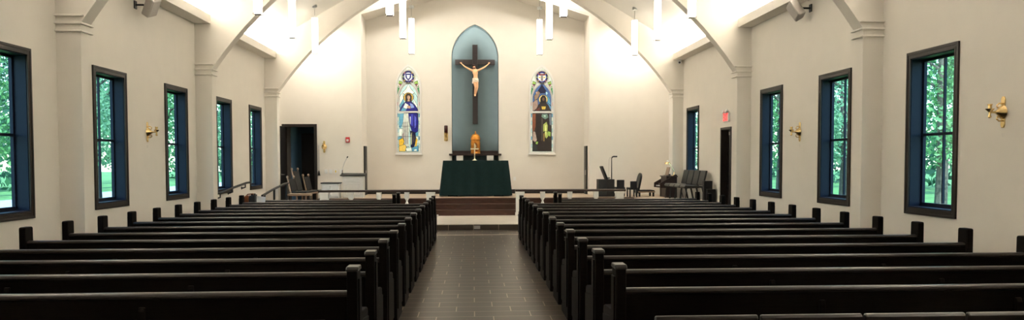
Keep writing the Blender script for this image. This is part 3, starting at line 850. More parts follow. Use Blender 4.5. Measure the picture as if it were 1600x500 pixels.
        disc(0, 87.5, 7.6, DK, lead=.2); disc(0, 87.5, 7.1, GOLD_, lead=.2); disc(0, 87.5, 5.4, (.72, .66, .40), lead=.2)
        piece([(-4.3, 90), (-2, 93.2), (2.5, 93), (4.6, 89), (4.4, 80), (5, 77), (-5, 77), (-4, 82)], BRN)
        disc(.3, 87.6, 2.6, FLESH, .85, 1.2, lead=.15); piece([(-1, 84.5), (1.5, 84.5), (2.4, 80), (-2, 80)], FLESH, .1)
        piece([(-4, 81), (4, 81), (9, 76.5), (13.6, 70), (14, 66.8), (-14, 66.8), (-12, 71), (-8, 77)], BLUE)
        piece([(-5, 79), (0, 76), (-3, 70), (-8, 72)], WHT, .2); piece([(2, 79), (7, 77), (9, 72), (4, 71)], (.35, .45, .75), .2); piece([(-9, 72), (-3, 69), (-5, 66.9), (-12, 66.9)], SKY_, .2); piece([(-2, 75), (3, 74.5), (3, 70.5), (-2, 71)], FLESH, .15)
        piece(lower, PALE, .2)
        for s_, cols in ((-1, (SKY_, WHT, PALE, GRN)), (1, (WHT, SKY_, PALE, SKY_))):
            for j in range(4): piece([(s_*8, 17+j*11.5), (s_*14.6, 17+j*11.5), (s_*14.6, 27.5+j*11.5), (s_*8, 27.5+j*11.5)][::s_], cols[j], .2)
        piece([(-14, 62), (-6, 63), (-8, 52), (-12, 40), (-14.5, 42)], SKY_, .25); piece([(8, 63), (14.6, 63), (14.6, 40), (12, 45)], NAVY, .25)
        piece([(-7, 63.2), (1, 63.2), (2, 46), (-.5, 30), (1, 12), (-6, 12), (-10, 24), (-9, 44)], (.66, .70, .62))
        for x0 in (-7.5, -5.2, -2.6): piece([(x0, 50), (x0+1, 50), (x0+1.2, 16), (x0-.4, 16)], (.30, .30, .30), 0)
        piece([(-10.5, 30), (-6.5, 34), (-7, 16), (-10.5, 16)], (.42, .36, .34), .2)
        piece([(0, 63.2), (13, 63.2), (14.6, 50), (14.3, 36), (10, 33), (5, 36), (1.5, 48)], BLUE)
        piece([(4, 62), (7, 62), (6.5, 42), (3.5, 46)], (.09, .10, .55), .15); piece([(9, 60), (12, 56), (11.5, 42), (9, 40)], (.14, .16, .6), .15); piece([(2.2, 58), (3.2, 58), (3, 46), (2.2, 48)], WHT, 0)
        piece([(2, 36), (10, 33), (11, 22), (8, 12), (3, 10), (3.5, 24)], NAVY); piece([(3, 30), (5, 34), (5, 16), (3.5, 14)], (.52, .54, .34), .15); piece([(7, 30), (9, 28), (9, 18), (7, 18)], (.10, .08, .10), .1)
        piece([(11.5, 26), (13.6, 22), (12, 13), (9, 9), (10, 16)], YEL, .25)
        piece([(-14.5, 22), (-9, 25), (-7, 20), (-9, 14), (-14.5, 13)], YEL); piece([(-14.5, 12.5), (-6, 15), (-3, 9), (-6, 4.6), (-14.5, 4.6)], (.82, .62, .16))
        piece([(-5, 9), (4, 10.5), (5, 5), (-3, 4.5)], WHT); piece([(5, 10), (14.5, 13), (14.5, 4.6), (5.5, 4.6)], SKY_); piece([(8, 7), (12, 8), (12, 5), (8, 5)], WHT, .1)
        for z in (27, 43): piece([(-15, z), (15, z), (15, z+.45), (-15, z+.45)], DK, 0)
    else:
        piece([(-4.5, 124.5), (4.5, 124.5), (4.5, 122), (1.6, 122), (1.6, 114.5), (-1.6, 114.5), (-1.6, 122), (-4.5, 122)], RED_, .3); piece([(-.8, 123), (.8, 123), (.8, 115.5), (-.8, 115.5)], (.30, .42, .40), .1)
        disc(-3.6, 119, 1.2, YEL, lead=.1); disc(3.6, 119, 1.2, YEL, lead=.1)
        piece(bg, (.10, .19, .40), .2)
        piece([(-6, 98), (0, 108), (6, 98), (4, 95), (-4, 95)], NAVY); piece([(-12, 90), (-6, 98), (-3, 95), (-6, 88), (-11, 82)], TAN_); piece([(-14, 80), (-10, 84), (-7, 84), (-6, 70), (-12, 67), (-14, 68)], (.42, .31, .25)); piece([(-10, 96), (-7, 97), (-8, 93)], FLESH, .2)
        piece([(7, 92), (12, 86), (13.5, 76), (9, 80)], SKY_); piece([(9, 79), (14, 74), (14, 67), (10, 68)], (.16, .34, .55)); piece([(6, 97), (9, 95), (7, 91)], (.5, .75, .8), .2)
        disc(2, 85, 7.2, DK, lead=.2); disc(2, 85, 6.7, (.78, .66, .30), lead=.2); disc(2, 85, 4.6, (.55, .45, .22), lead=.2)
        piece([(-1.8, 87), (1, 90.5), (4.5, 90), (6.2, 86), (6.5, 78), (-2.5, 78)], DK); disc(2.2, 85.3, 2.2, (.16, .10, .07), .85, 1.2, lead=.1)
        piece([(-2.5, 79), (6.5, 79), (10, 75), (13.8, 67), (-13, 67), (-8, 71), (-5, 76)], BRN); piece([(-1, 74), (6, 74), (5, 69.5), (0, 69.5)], (.62, .48, .10), .2); piece([(-7, 71), (-3, 73), (-4, 67.2), (-10, 67.2)], (.16, .05, .04), .15)
        piece(lower, BRN, .2)
        piece([(-14.6, 62), (-10, 63), (-10, 44), (-12.5, 34), (-14.6, 36)], (.26, .10, .05), .25); piece([(-13.5, 36), (-10.5, 34), (-8, 22), (-11, 18), (-14.5, 22)], (.50, .40, .34)); piece([(-9, 20), (-6, 19), (-7, 15), (-10, 16)], LIME, .2)
        piece([(0, 62), (8, 62.5), (10, 57), (5, 54), (-1, 58)], (.22, .34, .28), .2); piece([(2, 60), (6, 60.5), (5, 57)], (.55, .72, .60), .1)
        piece([(-9, 60), (-1, 58), (-1, 20), (-7, 20), (-9, 34)], (.045, .032, .026)); piece([(-1, 56), (1.2, 56), (1, 22), (-1, 20)], (.12, .10, .08), .1)
        piece([(2, 46), (7, 50), (9, 44), (8.5, 34), (11, 30), (7, 24), (5, 26), (4, 36), (1.8, 34)], (.46, .52, .16)); piece([(4.5, 44), (7, 46), (6.5, 30), (5.2, 26), (5.2, 36)], (.80, .82, .40), .1); piece([(2, 32), (4, 33), (4, 20), (2, 20)], (.34, .24, .08), .15)
        piece([(9, 36), (13.5, 34), (13, 27), (9.5, 29)], LIME, .2); piece([(11, 62), (14.6, 62), (14.6, 44), (12, 46)], (.22, .26, .30), .2); piece([(9.5, 56), (11, 56), (11, 44), (9.5, 44)], DK, .1)
        piece([(-14.6, 15), (-8, 15), (-7, 5), (-14.6, 5)], (.05, .06, .06), .2); piece([(-6, 18), (14.6, 18), (14.6, 4.8), (-6, 4.8)], (.04, .028, .024), .2)
        for z in (19, 35): piece([(-15, z), (15, z), (15, z+.4), (-15, z+.4)], DK, 0)
    o = obj('leaded_glass', b, M['stained'], r)
    return r
stained('stained_glass_window', -2.09, 'pointed stained glass window left of the niche, figure in blue and white', 'blue')
stained('stained_glass_window', 2.29, 'pointed stained glass window right of the niche, figure in dark brown', 'brown')

# ---------------------------------------------------------------- altar
r = thing('altar', 'wide altar table in front of the niche, hidden under a green cloth', 'altar', (.09, 23.7, .6))
b = nb(); box(b, -.95, .95, -.38, .38, 1.02, 1.08); obj('altar_top', b, M['darkwood'], r, bevel=.006)
for x in (-.7, .7):
    b = nb(); box(b, x-.15, x+.15, -.28, .28, 0, 1.02); obj('pedestal', b, M['darkwood'], r, bevel=.006)
def cloth():
    b = nb(); N = 30; hx, hy = .985, .41; rows = []
    def ring(fr, z, jit):
        pts = []
        per = [(-hx, -hy), (hx, -hy), (hx, hy), (-hx, hy)]
        for s in range(4):
            p, q = per[s], per[(s+1) % 4]
            nn = N if s % 2 == 0 else 12
            nx, ny = ((0, -1), (1, 0), (0, 1), (-1, 0))[s]
            for i in range(nn):
                t = i/nn; x = p[0]+(q[0]-p[0])*t; y = p[1]+(q[1]-p[1])*t
                w = jit*(.5+.5*math.sin(t*nn*1.15+s*2))*(1 if 0 < i < nn else .4)
                gx = .11*fr*(x/hx) if s % 2 == 0 else 0
                pts.append(b.verts.new((x+nx*w+(nx*.11*fr)+gx, y+ny*w+(ny*.05*fr)+(.05*fr*(y/hy) if s % 2 else 0), z)))
        return pts
    for fr, z, j in ((0, 1.092, 0), (.02, 1.075, .004), (.15, .95, .008), (.4, .7, .016), (.7, .35, .024), (1, .035, .03)): rows.append(ring(fr, z, j))
    for A, B in zip(rows, rows[1:]):
        for i in range(len(A)): b.faces.new((A[i], A[(i+1) % len(A)], B[(i+1) % len(A)], B[i]))
    b.faces.new(rows[0])
    return b
o = obj('altar_cloth', cloth(), M['cloth'], smooth=True); o.location = (.09, 23.7, .6)
tag(o, 'deep green cloth draped to the floor over the altar', 'altar cloth')
b = nb(); box(b, -.62, .55, -.05, .05, 0, .03)
r = thing('altar_cross', 'small pale gold cross standing on the altar in front of the tabernacle', 'cross', (.06, 23.55, 1.693))
b.free(); b = nb(); lathe(b, [(.075, 0), (.075, .012), (.03, .03), (.012, .06)], 18); obj('base', b, M['palegold'], r, smooth=True)
b = nb(); box(b, -.015, .015, -.01, .01, .05, .52); box(b, -.125, -.015, -.01, .01, .335, .375); box(b, .015, .125, -.01, .01, .335, .375); obj('cross', b, M['palegold'], r, bevel=.003)

# communion rails
def comm_rail(xs, posts, lab):
    r = thing('communion_rail', lab, 'communion rail', (0, 21.2, .15), 0, 'communion rails beside the altar steps')
    b = nb(); prism(b, [(-.10, .68), (.10, .68), (.12, .70), (.12, .735), (-.12, .735), (-.12, .70)], 'x', xs[0], xs[1]); obj('top_rail', b, M['darkwood'], r, bevel=.008)
    b = nb(); box(b, xs[0]+.02, xs[1]-.02, -.06, .06, 0, .05); obj('bottom_rail', b, M['white'], r, bevel=.004)
    for x, kind in posts:
        b = nb()
        if kind == 'post':
            box(b, x-.11, x+.11, -.09, .09, .0, .68); box(b, x-.125, x+.125, -.10, .10, .0, .10); box(b, x-.125, x+.125, -.10, .10, .62, .68)
            obj('end_post', b, M['white'], r, bevel=.006)
        else:
            box(b, x-.06, x+.06, -.055, .055, .05, .13); box(b, x-.065, x+.065, -.06, .06, .50, .68)
            lathe(b, [(.05, .13), (.028, .16), (.05, .22), (.058, .28), (.045, .36), (.024, .42), (.03, .45), (.05, .48), (.05, .50)], 16, Matrix.Translation((x, 0, 0)))
            obj('baluster', b, M['white'], r, smooth=True)
comm_rail((-4.2, -.93), [(-1.16, 'post'), (-1.81, 'b'), (-2.57, 'b'), (-3.33, 'b'), (-4.05, 'post')], 'communion rail with dark top and white balusters left of the aisle')
comm_rail((1.17, 4.24), [(1.30, 'post'), (1.93, 'b'), (2.69, 'b'), (3.42, 'b'), (4.08, 'post')], 'communion rail with dark top and white balusters right of the aisle')

# ambo with microphone, white cabinet
r = thing('ambo', 'white panelled ambo with dark slanted top at the left of the platform', 'lectern', (-3.55, 23.15, .6))
b = nb(); box(b, -.30, .30, -.22, .22, 0, .64); obj('body', b, M['white'], r, bevel=.006)
b = nb()
for z0, z1, w in ((.08, .42, .20), (.47, .57, .22)):
    for (x0, x1, c0, c1) in ((-w, w, z0, z0+.02), (-w, w, z1-.02, z1), (-w, -w+.02, z0+.02, z1-.02), (w-.02, w, z0+.02, z1-.02)): box(b, x0, x1, -.235, -.22, c0, c1)
obj('panel_moulding', b, M['white'], r, bevel=.003)
b = nb(); prism(b, [(-.27, .64), (.27, .64), (.27, .72), (-.27, .675)], 'x', -.365, .365); obj('reading_top', b, M['black'], r, bevel=.006)
r = thing('gooseneck_microphone', 'thin gooseneck microphone standing on the ambo', 'microphone', (-3.87, 23.06, 1.297))
b = nb(); lathe(b, [(.035, 0), (.03, .02), (.012, .03), (.012, .12)], 14); obj('base', b, M['black'], r, smooth=True)
b = nb(); tube(b, [(0, 0, .11), (.02, 0, .22), (.07, 0, .36), (.14, 0, .48)], .007, 8); obj('neck', b, M['steel'], r, smooth=True)
b = nb(); tube(b, [(.14, 0, .48), (.165, 0, .525)], [.016, .018], 10); obj('capsule', b, M['black'], r, smooth=True)
r = thing('low_cabinet', 'low white cabinet with dark top left of the ambo', 'cabinet', (-4.16, 22.85, .6))
b = nb(); box(b, -.25, .25, -.2, .2, 0, .42); obj('body', b, M['white'], r, bevel=.005)
b = nb(); box(b, -.275, .275, -.22, .22, .42, .455); obj('top', b, M['black'], r, bevel=.006)
b = nb(); box(b, -.235, -.01, -.212, -.2, .04, .38); d1 = obj('door', b, M['white'], r, bevel=.004)
b = nb(); box(b, .01, .235, -.212, -.2, .04, .38); d2 = obj('door', b, M['white'], r, bevel=.004)
for d, x in ((d1, -.05), (d2, .05)):
    b = nb(); sphere(b, (x, -.22, .25), .012, seg=10); obj('knob', b, M['steel'], d, smooth=True)

# presider chairs on the landing
def hall_chair(name, lab, y, hb, xo):
    r = thing(name, lab, 'chair', (xo, y, .35), math.radians(-8), 'wooden chairs before the vestibule door')
    tilt = lambda z: -.11*(z-.42)/.5
    for yy in (-.24, .24):
        b = nb(); tube(b, [(-.26, yy, 0), (-.24, yy, .42), (-.24+tilt(.42+hb*.5), yy, .42+hb*.5), (-.24+tilt(.42+hb), yy, .42+hb)], [.022, .024, .022, .02], 10)
        p = obj('back_post', b, M['tan'], r, smooth=True)
        b = nb(); xx = -.24+tilt(.42+hb); lathe(b, [(.022, 0), (.034, .015), (.030, .045), (.014, .065)], 14, Matrix.Translation((xx, yy, .42+hb))); obj('finial', b, M['tan'], p, smooth=True)
        b = nb(); tube(b, [(.2, yy, 0), (.2, yy, .40)], .022, 10); obj('leg', b, M['tan'], r, smooth=True)
    b = nb(); ln = hb-.06
    m = Matrix.Translation((-.24, 0, .46)) @ Matrix.Rotation(-math.atan(.22), 4, 'Y')
    box(b, -.02, .03, -.22, .22, 0, ln, m); obj('backrest', b, M['uphol'], r, bevel=.015)
    b = nb(); box(b, -.24, .23, -.26, .26, .37, .42); obj('seat_frame', b, M['tan'], r, bevel=.01)
    b = nb(); box(b, -.22, .22, -.24, .24, .42, .455); obj('seat_cushion', b, M['uphol'], r, bevel=.014)
    return r
hall_chair('wooden_chair', 'tan wooden chair before the vestibule door, nearest of three', 22.45, .43, -4.93)
hall_chair('wooden_chair', 'tall-backed tan wooden chair before the vestibule door, middle of three', 23.05, .65, -4.90)
hall_chair('wooden_chair', 'tan wooden chair before the vestibule door, farthest of three', 23.65, .46, -4.75)
r = thing('bench_table', 'low tan wooden bench at the foot of the chairs', 'bench', (-4.72, 20.62+.3, .35))
b = nb(); box(b, -.32, .32, -.16, .16, .36, .42); obj('top', b, M['tan'], r, bevel=.008)
for x in (-.27, .27):
    b = nb(); box(b, x-.025, x+.025, -.10, .10, 0, .36); obj('leg', b, M['black'], r)
r['label'] = 'low tan topped bench in front of the tan wooden chairs'
r.location = (-4.86, 21.85, .35)

# handrails
r = thing('handrail', 'black iron handrail on the left wall by the far windows', 'handrail', (0, 0, 0), 0, 'black handrails of the ramp')
b = nb(); X = -5.91; tube(b, [(X, 17.9, .93), (X, 18.4, .935), (X, 19.3, 1.03), (X, 20.4, 1.115), (X, 20.75, 1.12)], .028, 12); obj('rail', b, M['blackmetal'], r, smooth=True)
for y, z in ((18.3, .935), (19.2, 1.02), (20.3, 1.105)):
    b = nb(); tube(b, [(X, y, z-.02), (X, y, z-.10), (X-.06, y, z-.12), (X-.10, y, z-.12)], .017, 8)
    lathe(b, [(.04, 0), (.04, .01)], 14, Matrix.Translation((XL, y, z-.12)) @ Matrix.Rotation(PI/2, 4, 'Y')); obj('wall_bracket', b, M['blackmetal'], r, smooth=True)
r = thing('handrail', 'freestanding black iron handrail on the inner edge of the ramp', 'handrail', (0, 0, 0), 0, 'black handrails of the ramp')
b = nb(); X = -4.93; tube(b, [(X, 18.25, .87), (X, 19.3, .99), (X, 20.4, 1.085), (X, 20.8, 1.10)], .028, 12); obj('rail', b, M['blackmetal'], r, smooth=True)
for y, z0, z in ((18.45, .115, .89), (19.35, .205, .99), (20.6, .33, 1.09)):
    b = nb(); box(b, X-.022, X+.022, y-.022, y+.022, z0, z); obj('post', b, M['blackmetal'], r)

# bag with papers on a pew
r = thing('shoulder_bag', 'russet and black bag left on a pew by the left wall', 'bag', (-5.03+.12, 17.25, .45))
b = nb(); prism(b, [(-.20, 0), (-.17, .36), (-.10, .47), (-.02, .48), (-.02, 0)], 'y', -.10, .10); obj('side', b, M['leather'], r, bevel=.02, seg=3)
b = nb(); prism(b, [(-.02, 0), (-.02, .46), (.12, .50), (.13, .10), (.13, 0)], 'y', -.095, .095); obj('body', b, M['black'], r, bevel=.015)
b = nb(); tube(b, [(-.12, 0, .44), (-.06, 0, .50), (.04, 0, .51), (.10, 0, .47)], .012, 8); obj('handle', b, M['leather'], r, smooth=True)
b = nb(); box(b, .0, .22, -.15, -.142, 0, .46, Matrix.Rotation(math.radians(8), 4, 'Y')); o = obj('paper_sheet', b, M['paper']); o.location = (-4.87, 17.42, .46); tag(o, 'white paper sheet leaning behind the bag on the pew', 'paper')

# ---------------------------------------------------------------- right side of the platform
r = thing('cantor_stand', 'black cantor lectern box with tilted music desk behind the right rail', 'lectern', (4.0, 23.0, .6))
b = nb(); box(b, -.24, .24, -.2, .2, 0, .52); obj('body', b, M['black'], r, bevel=.006)
b = nb(); box(b, -.235, .0, -.212, -.2, .05, .50); obj('front_panel', b, M['seatgrey'], r, bevel=.004)
b = nb(); m = Matrix.Translation((.02, .0, .52)) @ Matrix.Rotation(math.radians(-22), 4, 'Y'); box(b, -.02, .03, -.2, .2, .0, .42, m); box(b, .03, .10, -.2, .2, .0, .02, m); obj('music_desk', b, M['black'], r, bevel=.004)
r = thing('lamp_stand', 'thin black stand with bent arm beside the cantor lectern', 'stand', (4.262, 23.42, .6))
b = nb(); lathe(b, [(.13, 0), (.13, .02), (.02, .03)], 18); obj('base', b, M['blackmetal'], r, smooth=True)
b = nb(); tube(b, [(0, 0, .02), (0, 0, .66), (0, 0, 1.16)], [.018, .016, .012], 10); obj('pole', b, M['blackmetal'], r, smooth=True)
b = nb(); tube(b, [(0, 0, 1.15), (.02, 0, 1.19), (.06, 0, 1.205), (.17, 0, 1.205)], [.014, .02, .024, .022], 10); obj('arm', b, M['blackmetal'], r, smooth=True)
b = nb(); tube(b, [(.0, 0, 1.16), (-.06, 0, 1.17), (-.085, 0, 1.10), (-.09, 0, .6), (-.08, 0, .1), (-.03, 0, .02)], .005, 6); obj('cable', b, M['grey'], r, smooth=True)
def low_chair(x, y, w, h, lab):
    r = thing('black_chair', lab, 'chair', (x, y, .6), 0, 'low black chairs beside the cantor lectern')
    b = nb(); box(b, -w, w, -.02, .02, .22, h); obj('backrest', b, M['black'], r, bevel=.012)
    b = nb(); box(b, -w-.03, w+.03, 0, .44, .22, .28); obj('seat', b, M['black'], r, bevel=.012)
    for sx in (-1, 1):
        for yy in (.02, .42):
            b = nb(); box(b, sx*w-.018, sx*w+.018, yy-.018, yy+.018, 0, .22); obj('leg', b, M['blackmetal'], r)
low_chair(4.45, 22.95, .115, .50, 'small black chair with square back next to the cantor lectern')
low_chair(4.74, 22.45, .10, .47, 'small black chair close to the tall arched chair')
r = thing('presider_chair', 'dark chair with tall arched back and tan seat edge behind the right rail', 'chair', (5.22, 23.05, .6))
b = nb(); m = Matrix.Translation((-.27, 0, .10)) @ Matrix.Rotation(math.radians(12), 4, 'Y')
pts = [(-.24, 0), (.24, 0), (.24, .42)] + [(.24*math.cos(t*PI/10), .42+.20*math.sin(t*PI/10)) for t in range(1, 10)] + [(-.24, .42)]
prism(b, pts, 'x', -.03, .03, m); obj('backrest', b, M['black'], r, bevel=.012)
b = nb(); pts2 = [(y*.72, .06+z*.86) for y, z in pts]; prism(b, pts2, 'x', .03, .045, m); obj('back_pad', b, M['uphol'], r, bevel=.006)
b = nb(); box(b, -.27, .25, -.26, .26, .12, .16); obj('seat_frame', b, M['tan'], r, bevel=.01)
b = nb(); box(b, -.24, .24, -.24, .24, .16, .19); obj('seat_cushion', b, M['uphol'], r, bevel=.012)
for x in (-.22, .2):
    for y in (-.22, .22):
        b = nb(); box(b, x-.025, x+.025, y-.025, y+.025, 0, .12); obj('leg', b, M['black'], r)

# choir chairs in a row along the right wall, facing the altar axis
def choir_chair():
    r = thing('choir_chair', 'x', 'chair')
    m = Matrix.Translation((.02, 0, .40)) @ Matrix.Rotation(math.radians(13), 4, 'Y')
    b = nb(); box(b, -.03, .02, -.235, .235, .02, .42, m); obj('backrest', b, M['seatgrey'], r, bevel=.016, seg=3)
    b = nb(); prism(b, [(-.50, .37), (-.46, .43), (-.1, .42), (.02, .40), (.02, .36), (-.46, .34)], 'y', -.25, .25); obj('seat', b, M['seatgrey'], r, bevel=.02, seg=3)
    for y in (-.23, .23):
        for x0, x1 in ((-.42, -.46), (-.02, .06)):
            b = nb(); tube(b, [(x0, y, .36), (x1, y, 0)], .013, 8); obj('leg', b, M['blackmetal'], r, smooth=True)
    return r
c0 = choir_chair()
for k in range(4):
    r = c0 if k == 0 else dup(c0)
    r.location = (6.02, 20.08+.545*k, .6)
    tag(r, ('charcoal choir chair nearest the side door', 'charcoal choir chair, second from the side door', 'charcoal choir chair, second from the organ', 'charcoal choir chair next to the organ')[k], 'chair', 'row of charcoal choir chairs along the right wall')
r = thing('folding_stand', 'stepped black music rack standing at the near end of the choir chairs', 'rack', (6.02, 19.58, .6))
b = nb(); box(b, -.06, .16, -.06, .10, 0, .55); obj('upper_tier', b, M['black'], r, bevel=.008)
b = nb(); box(b, -.02, .2, -.19, -.06, 0, .34); obj('lower_tier', b, M['black'], r, bevel=.008)

# organ
r = thing('organ_console', 'dark wooden organ console between the choir chairs and the corner pier', 'organ', (5.45, 22.5, .6))
def cheek(y):
    b = nb(); prism(b, [(0, .28), (0, .42), (.46, .68), (.50, .66), (.50, 0), (.18, 0), (.18, .28)], 'y', y-.025, y+.025); obj('side_cheek', b, M['darkwood'], r, bevel=.006)
cheek(-.36); cheek(.36)
b = nb(); box(b, .20, .49, -.335, .335, 0, .60); obj('case', b, M['darkwood'], r, bevel=.006)
b = nb(); box(b, .04, .20, -.33, .33, .28, .33); box(b, .12, .20, -.33, .33, .33, .40); obj('key_bed', b, M['darkwood'], r)
b = nb()
for k in range(30): box(b, .045, .118, -.32+.0213*k, -.32+.0213*k+.019, .33, .345)
obj('keyboard', b, M['paper'], r)
b = nb(); box(b, .18, .52, -.40, .40, .60, .63); obj('lid', b, M['darkwood'], r, bevel=.006)
r = thing('music_stand_board', 'brown tilted music board standing on the organ', 'music stand', (5.75, 22.55, 1.232))
b = nb(); m = Matrix.Rotation(math.radians(14), 4, 'Y'); box(b, -.012, .012, -.18, .18, .015, .26, m); obj('board', b, M['tan'], r, bevel=.004)
b = nb(); box(b, -.05, .05, -.18, .18, 0, .015); obj('ledge', b, M['darkwood'], r, bevel=.003)
r = thing('organ_lamp', 'small brass desk lamp with pale shade standing on the organ', 'lamp', (5.88, 22.24, 1.232))
b = nb(); lathe(b, [(.06, 0), (.055, .02), (.015, .03)], 16); obj('base', b, M['brass'], r, smooth=True)
b = nb(); tube(b, [(0, 0, .03), (.02, 0, .12), (-.05, 0, .24), (-.14, 0, .37)], .012, 8); obj('arm', b, M['brass'], r, smooth=True)
b = nb(); lathe(b, [(.09, 0), (.085, .03), (.05, .06), (.01, .07)], 18, Matrix.Translation((-.18, 0, .345))); obj('shade', b, M['brass'], r, smooth=True)
b = nb(); sphere(b, (-.18, 0, .42), .032, seg=12); obj('finial', b, M['whitepl'], r, smooth=True)

# ---------------------------------------------------------------- outdoors
b = nb(); box(b, -140, XL-.22, -40, 160, -.5, -.3); struct(obj('ground_left', b, M['grass']))
b = nb(); box(b, XR+.22, 140, -40, 160, -.5, -.3); struct(obj('ground_right', b, M['grass']))
b = nb(); box(b, -24, -18, -20, 160, -.3, -.28); struct(obj('ground_gravel_drive', b, M['gravel']))
def leaves(b, c, rad, n, size):
    for _ in range(n):
        while True:
            d = Vector((random.uniform(-1, 1), random.uniform(-1, 1), random.uniform(-1, 1)))
            if .05 < d.length < 1: break
        p = Vector(c) + d.normalized()*rad*(d.length**.35)
        nrm = (d.normalized()*.6+Vector((random.uniform(-1, 1), random.uniform(-1, 1), random.uniform(-.4, 1)))).normalized()
        a = nrm.orthogonal().normalized(); q = nrm.cross(a); s = size*random.uniform(.6, 1.3); t = random.uniform(0, 6.3)
        a, q = a*math.cos(t)+q*math.sin(t), q*math.cos(t)-a*math.sin(t)
        b.faces.new([b.verts.new(p+a*s), b.verts.new(p+q*s*.5), b.verts.new(p-a*s), b.verts.new(p-q*s*.5)])
def make_tree(seed, m, h=9):
    random.seed(seed)
    r = thing('tree', 'x', 'tree')
    b = nb(); tube(b, [(0, 0, -.1), (.05, .03, h*.25), (-.05, 0, h*.5), (.0, .05, h*.8)], [.2, .16, .12, .05], 10)
    for k in range(6):
        a = k*1.1; z = h*(.25+.07*k); tube(b, [(0, 0, z), (1.2*math.cos(a), 1.2*math.sin(a), z+.8)], [.06, .02], 6)
    obj('trunk', b, M['bark'], r, smooth=True)
    b = nb()
    for k in range(16):
        a = random.uniform(0, 6.3); rr = random.uniform(.2, 1.8); z = random.uniform(h*.26, h*.95)
        leaves(b, (rr*math.cos(a), rr*math.sin(a), z), random.uniform(.8, 1.3), 420, .085)
    obj('crown', b, m, r)
    return r
kinds = [make_tree(3, M['leaf']), make_tree(5, M['leafdark']), make_tree(9, M['leafpale'])]
used = set()
TREES = [(-14.0, 22.9, 0, 'leafy tree outside the left window nearest the camera'), (-27.5, 45.5, 1, 'dark tree standing far outside the nearest left window'),
         (-14.0, 29.4, 2, 'pale green tree outside the second left window'), (-27.5, 57.5, 1, 'dark tree far outside the second left window'),
         (-14.0, 35.8, 0, 'fresh green tree outside the third left window'), (-14.0, 42.6, 2, 'pale tree outside the fourth left window'), (-14.0, 49.0, 0, 'fresh green tree outside the farthest left window'),
         (14.8, 23.6, 0, 'fresh green tree outside the right window nearest the camera'), (27.5, 42.0, 1, 'dark tree far outside the nearest right window'),
         (14.8, 30.0, 2, 'pale tree outside the second right window'), (27.5, 54.0, 1, 'dark tree far outside the second right window'),
         (14.8, 36.4, 0, 'fresh green tree outside the third right window'), (14.0, 46.8, 2, 'pale tree outside the small right window by the organ')]
for x, y, k, lab in TREES:
    r = kinds[k] if k not in used else dup(kinds[k])
    used.add(k)
    r.location = (x, y, -.3); r.rotation_euler = (0, 0, (x*7+y*3) % 6.28); r.scale = (1, 1, 1)
    tag(r, lab, 'tree', 'trees outside the windows')
for s, nm in ((-1, 'left'), (1, 'right')):
    random.seed(11+s); b = nb()
    for k in range(70):
        yy = 10+k*1.5; leaves(b, (s*random.uniform(32, 37), yy+random.uniform(-1, 1), random.uniform(.6, 9)), random.uniform(1.8, 2.8), 120, .36)
    o = obj('woodland', b, M['leafdark']); tag(o, 'dense dark woodland foliage far beyond the %s windows' % nm, 'woodland', kind='stuff')

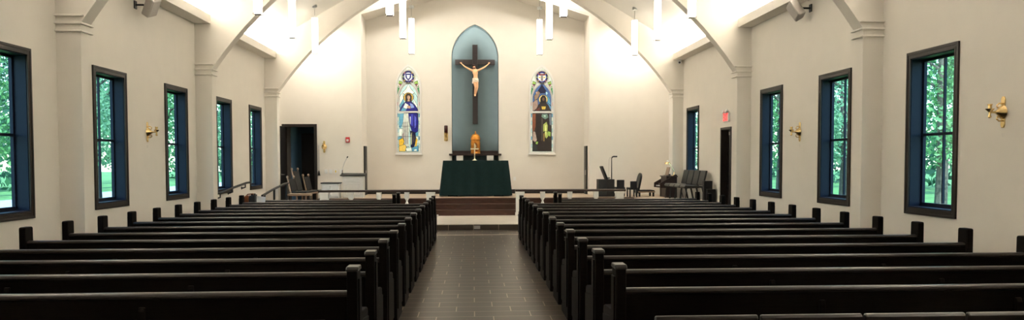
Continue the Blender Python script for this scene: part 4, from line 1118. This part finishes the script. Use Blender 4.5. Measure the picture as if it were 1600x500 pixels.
# ---------------------------------------------------------------- light
w = bpy.data.worlds.new('World'); sc.world = w; w.use_nodes = True
n = w.node_tree.nodes; l = w.node_tree.links; bg = n['Background']
sk = n.new('ShaderNodeTexSky'); sk.sky_type = 'NISHITA'; sk.sun_disc = False; sk.sun_elevation = math.radians(42); sk.sun_rotation = math.radians(180); sk.air_density = 1.2; sk.dust_density = .6
l.new(sk.outputs['Color'], bg.inputs['Color']); bg.inputs['Strength'].default_value = .40
def light(name, kind, loc, rot, power, col, **kw):
    d = bpy.data.lights.new(name, kind); d.energy = power; d.color = col
    for k, v_ in kw.items(): setattr(d, k, v_)
    o = bpy.data.objects.new(name, d); C.objects.link(o); o.location = loc; o.rotation_euler = rot
    return o
light('sun', 'SUN', (0, -20, 30), (math.radians(48), 0, math.radians(0)), 5.0, (1, .98, .94), angle=.01)
WARM = (1, .95, .865)
for left in (True, False):
    x = (XL+.17) if left else (XR-.16)
    for y0, y1, p in ((-1.0, 11.3, 250), (11.95, 16.9, 95), (17.5, 22.5, 90), (23.0, 24.2, 9)):
        light('cove_strip', 'AREA', (x, (y0+y1)/2, 4.73), (PI, math.radians(12)*(1 if left else -1), 0), p, WARM, shape='RECTANGLE', size=.16, size_y=y1-y0)
# fill lights added over the chancel to brighten it, no fixtures modelled
for x, pw in ((-4.7, 26), (-2.2, 44), (.1, 44), (2.4, 44), (4.9, 26)):
    zz = zc(x)-.05
    light('chancel_fill_light', 'AREA', (x, 23.35, zz), (math.radians(14), 0, 0), pw, WARM, shape='DISK', size=.5)
# slim LED strips behind the front lip of the niche
NP = [(NX-NH, 2.2), (NX-NH, 3.6), (NX-NH, NZS)] + L[4::4][:2]
LED = [((NX-NH+.03, 2.1), (NX-NH+.03, 5.0), 2.2), ((NX+NH-.03, 2.1), (NX+NH-.03, 5.0), 2.2)]
q = [(x, z) for x, z in L]
for i0, i1 in ((0, 5), (5, 10), (10, 14), (14, 18), (18, 23), (23, 28)):
    p0, p1 = q[i0], q[i1]; kx = .94
    LED.append(((NX+(p0[0]-NX)*kx, p0[1]-.06), (NX+(p1[0]-NX)*kx, p1[1]-.06), 1.3))
for p0, p1, pw in LED:
    mid = Vector(((p0[0]+p1[0])/2, YA+.05, (p0[1]+p1[1])/2)); d = Vector((p1[0]-p0[0], 0, p1[1]-p0[1])); ln = d.length; d.normalize()
    inward = (Vector((NX, 0, min(mid.z, 5.0))) - Vector((mid.x, 0, mid.z))).normalized()
    aim = (Vector((0, 1, 0)) + inward*.35).normalized()
    zax = -aim; yax = (d - d.dot(zax)*zax).normalized(); xax = yax.cross(zax)
    mm = Matrix((xax, yax, zax)).transposed().to_4x4(); mm.translation = mid
    o = light('niche_led_strip', 'AREA', (0, 0, 0), (0, 0, 0), pw, (1, .96, .9), shape='RECTANGLE', size=.03, size_y=ln*.9)
    o.matrix_world = mm

sc.view_settings.view_transform = 'Standard'; sc.view_settings.look = 'None'
sc.view_settings.gamma = 1; sc.view_settings.use_curve_mapping = False; sc.view_settings.exposure = 1.15
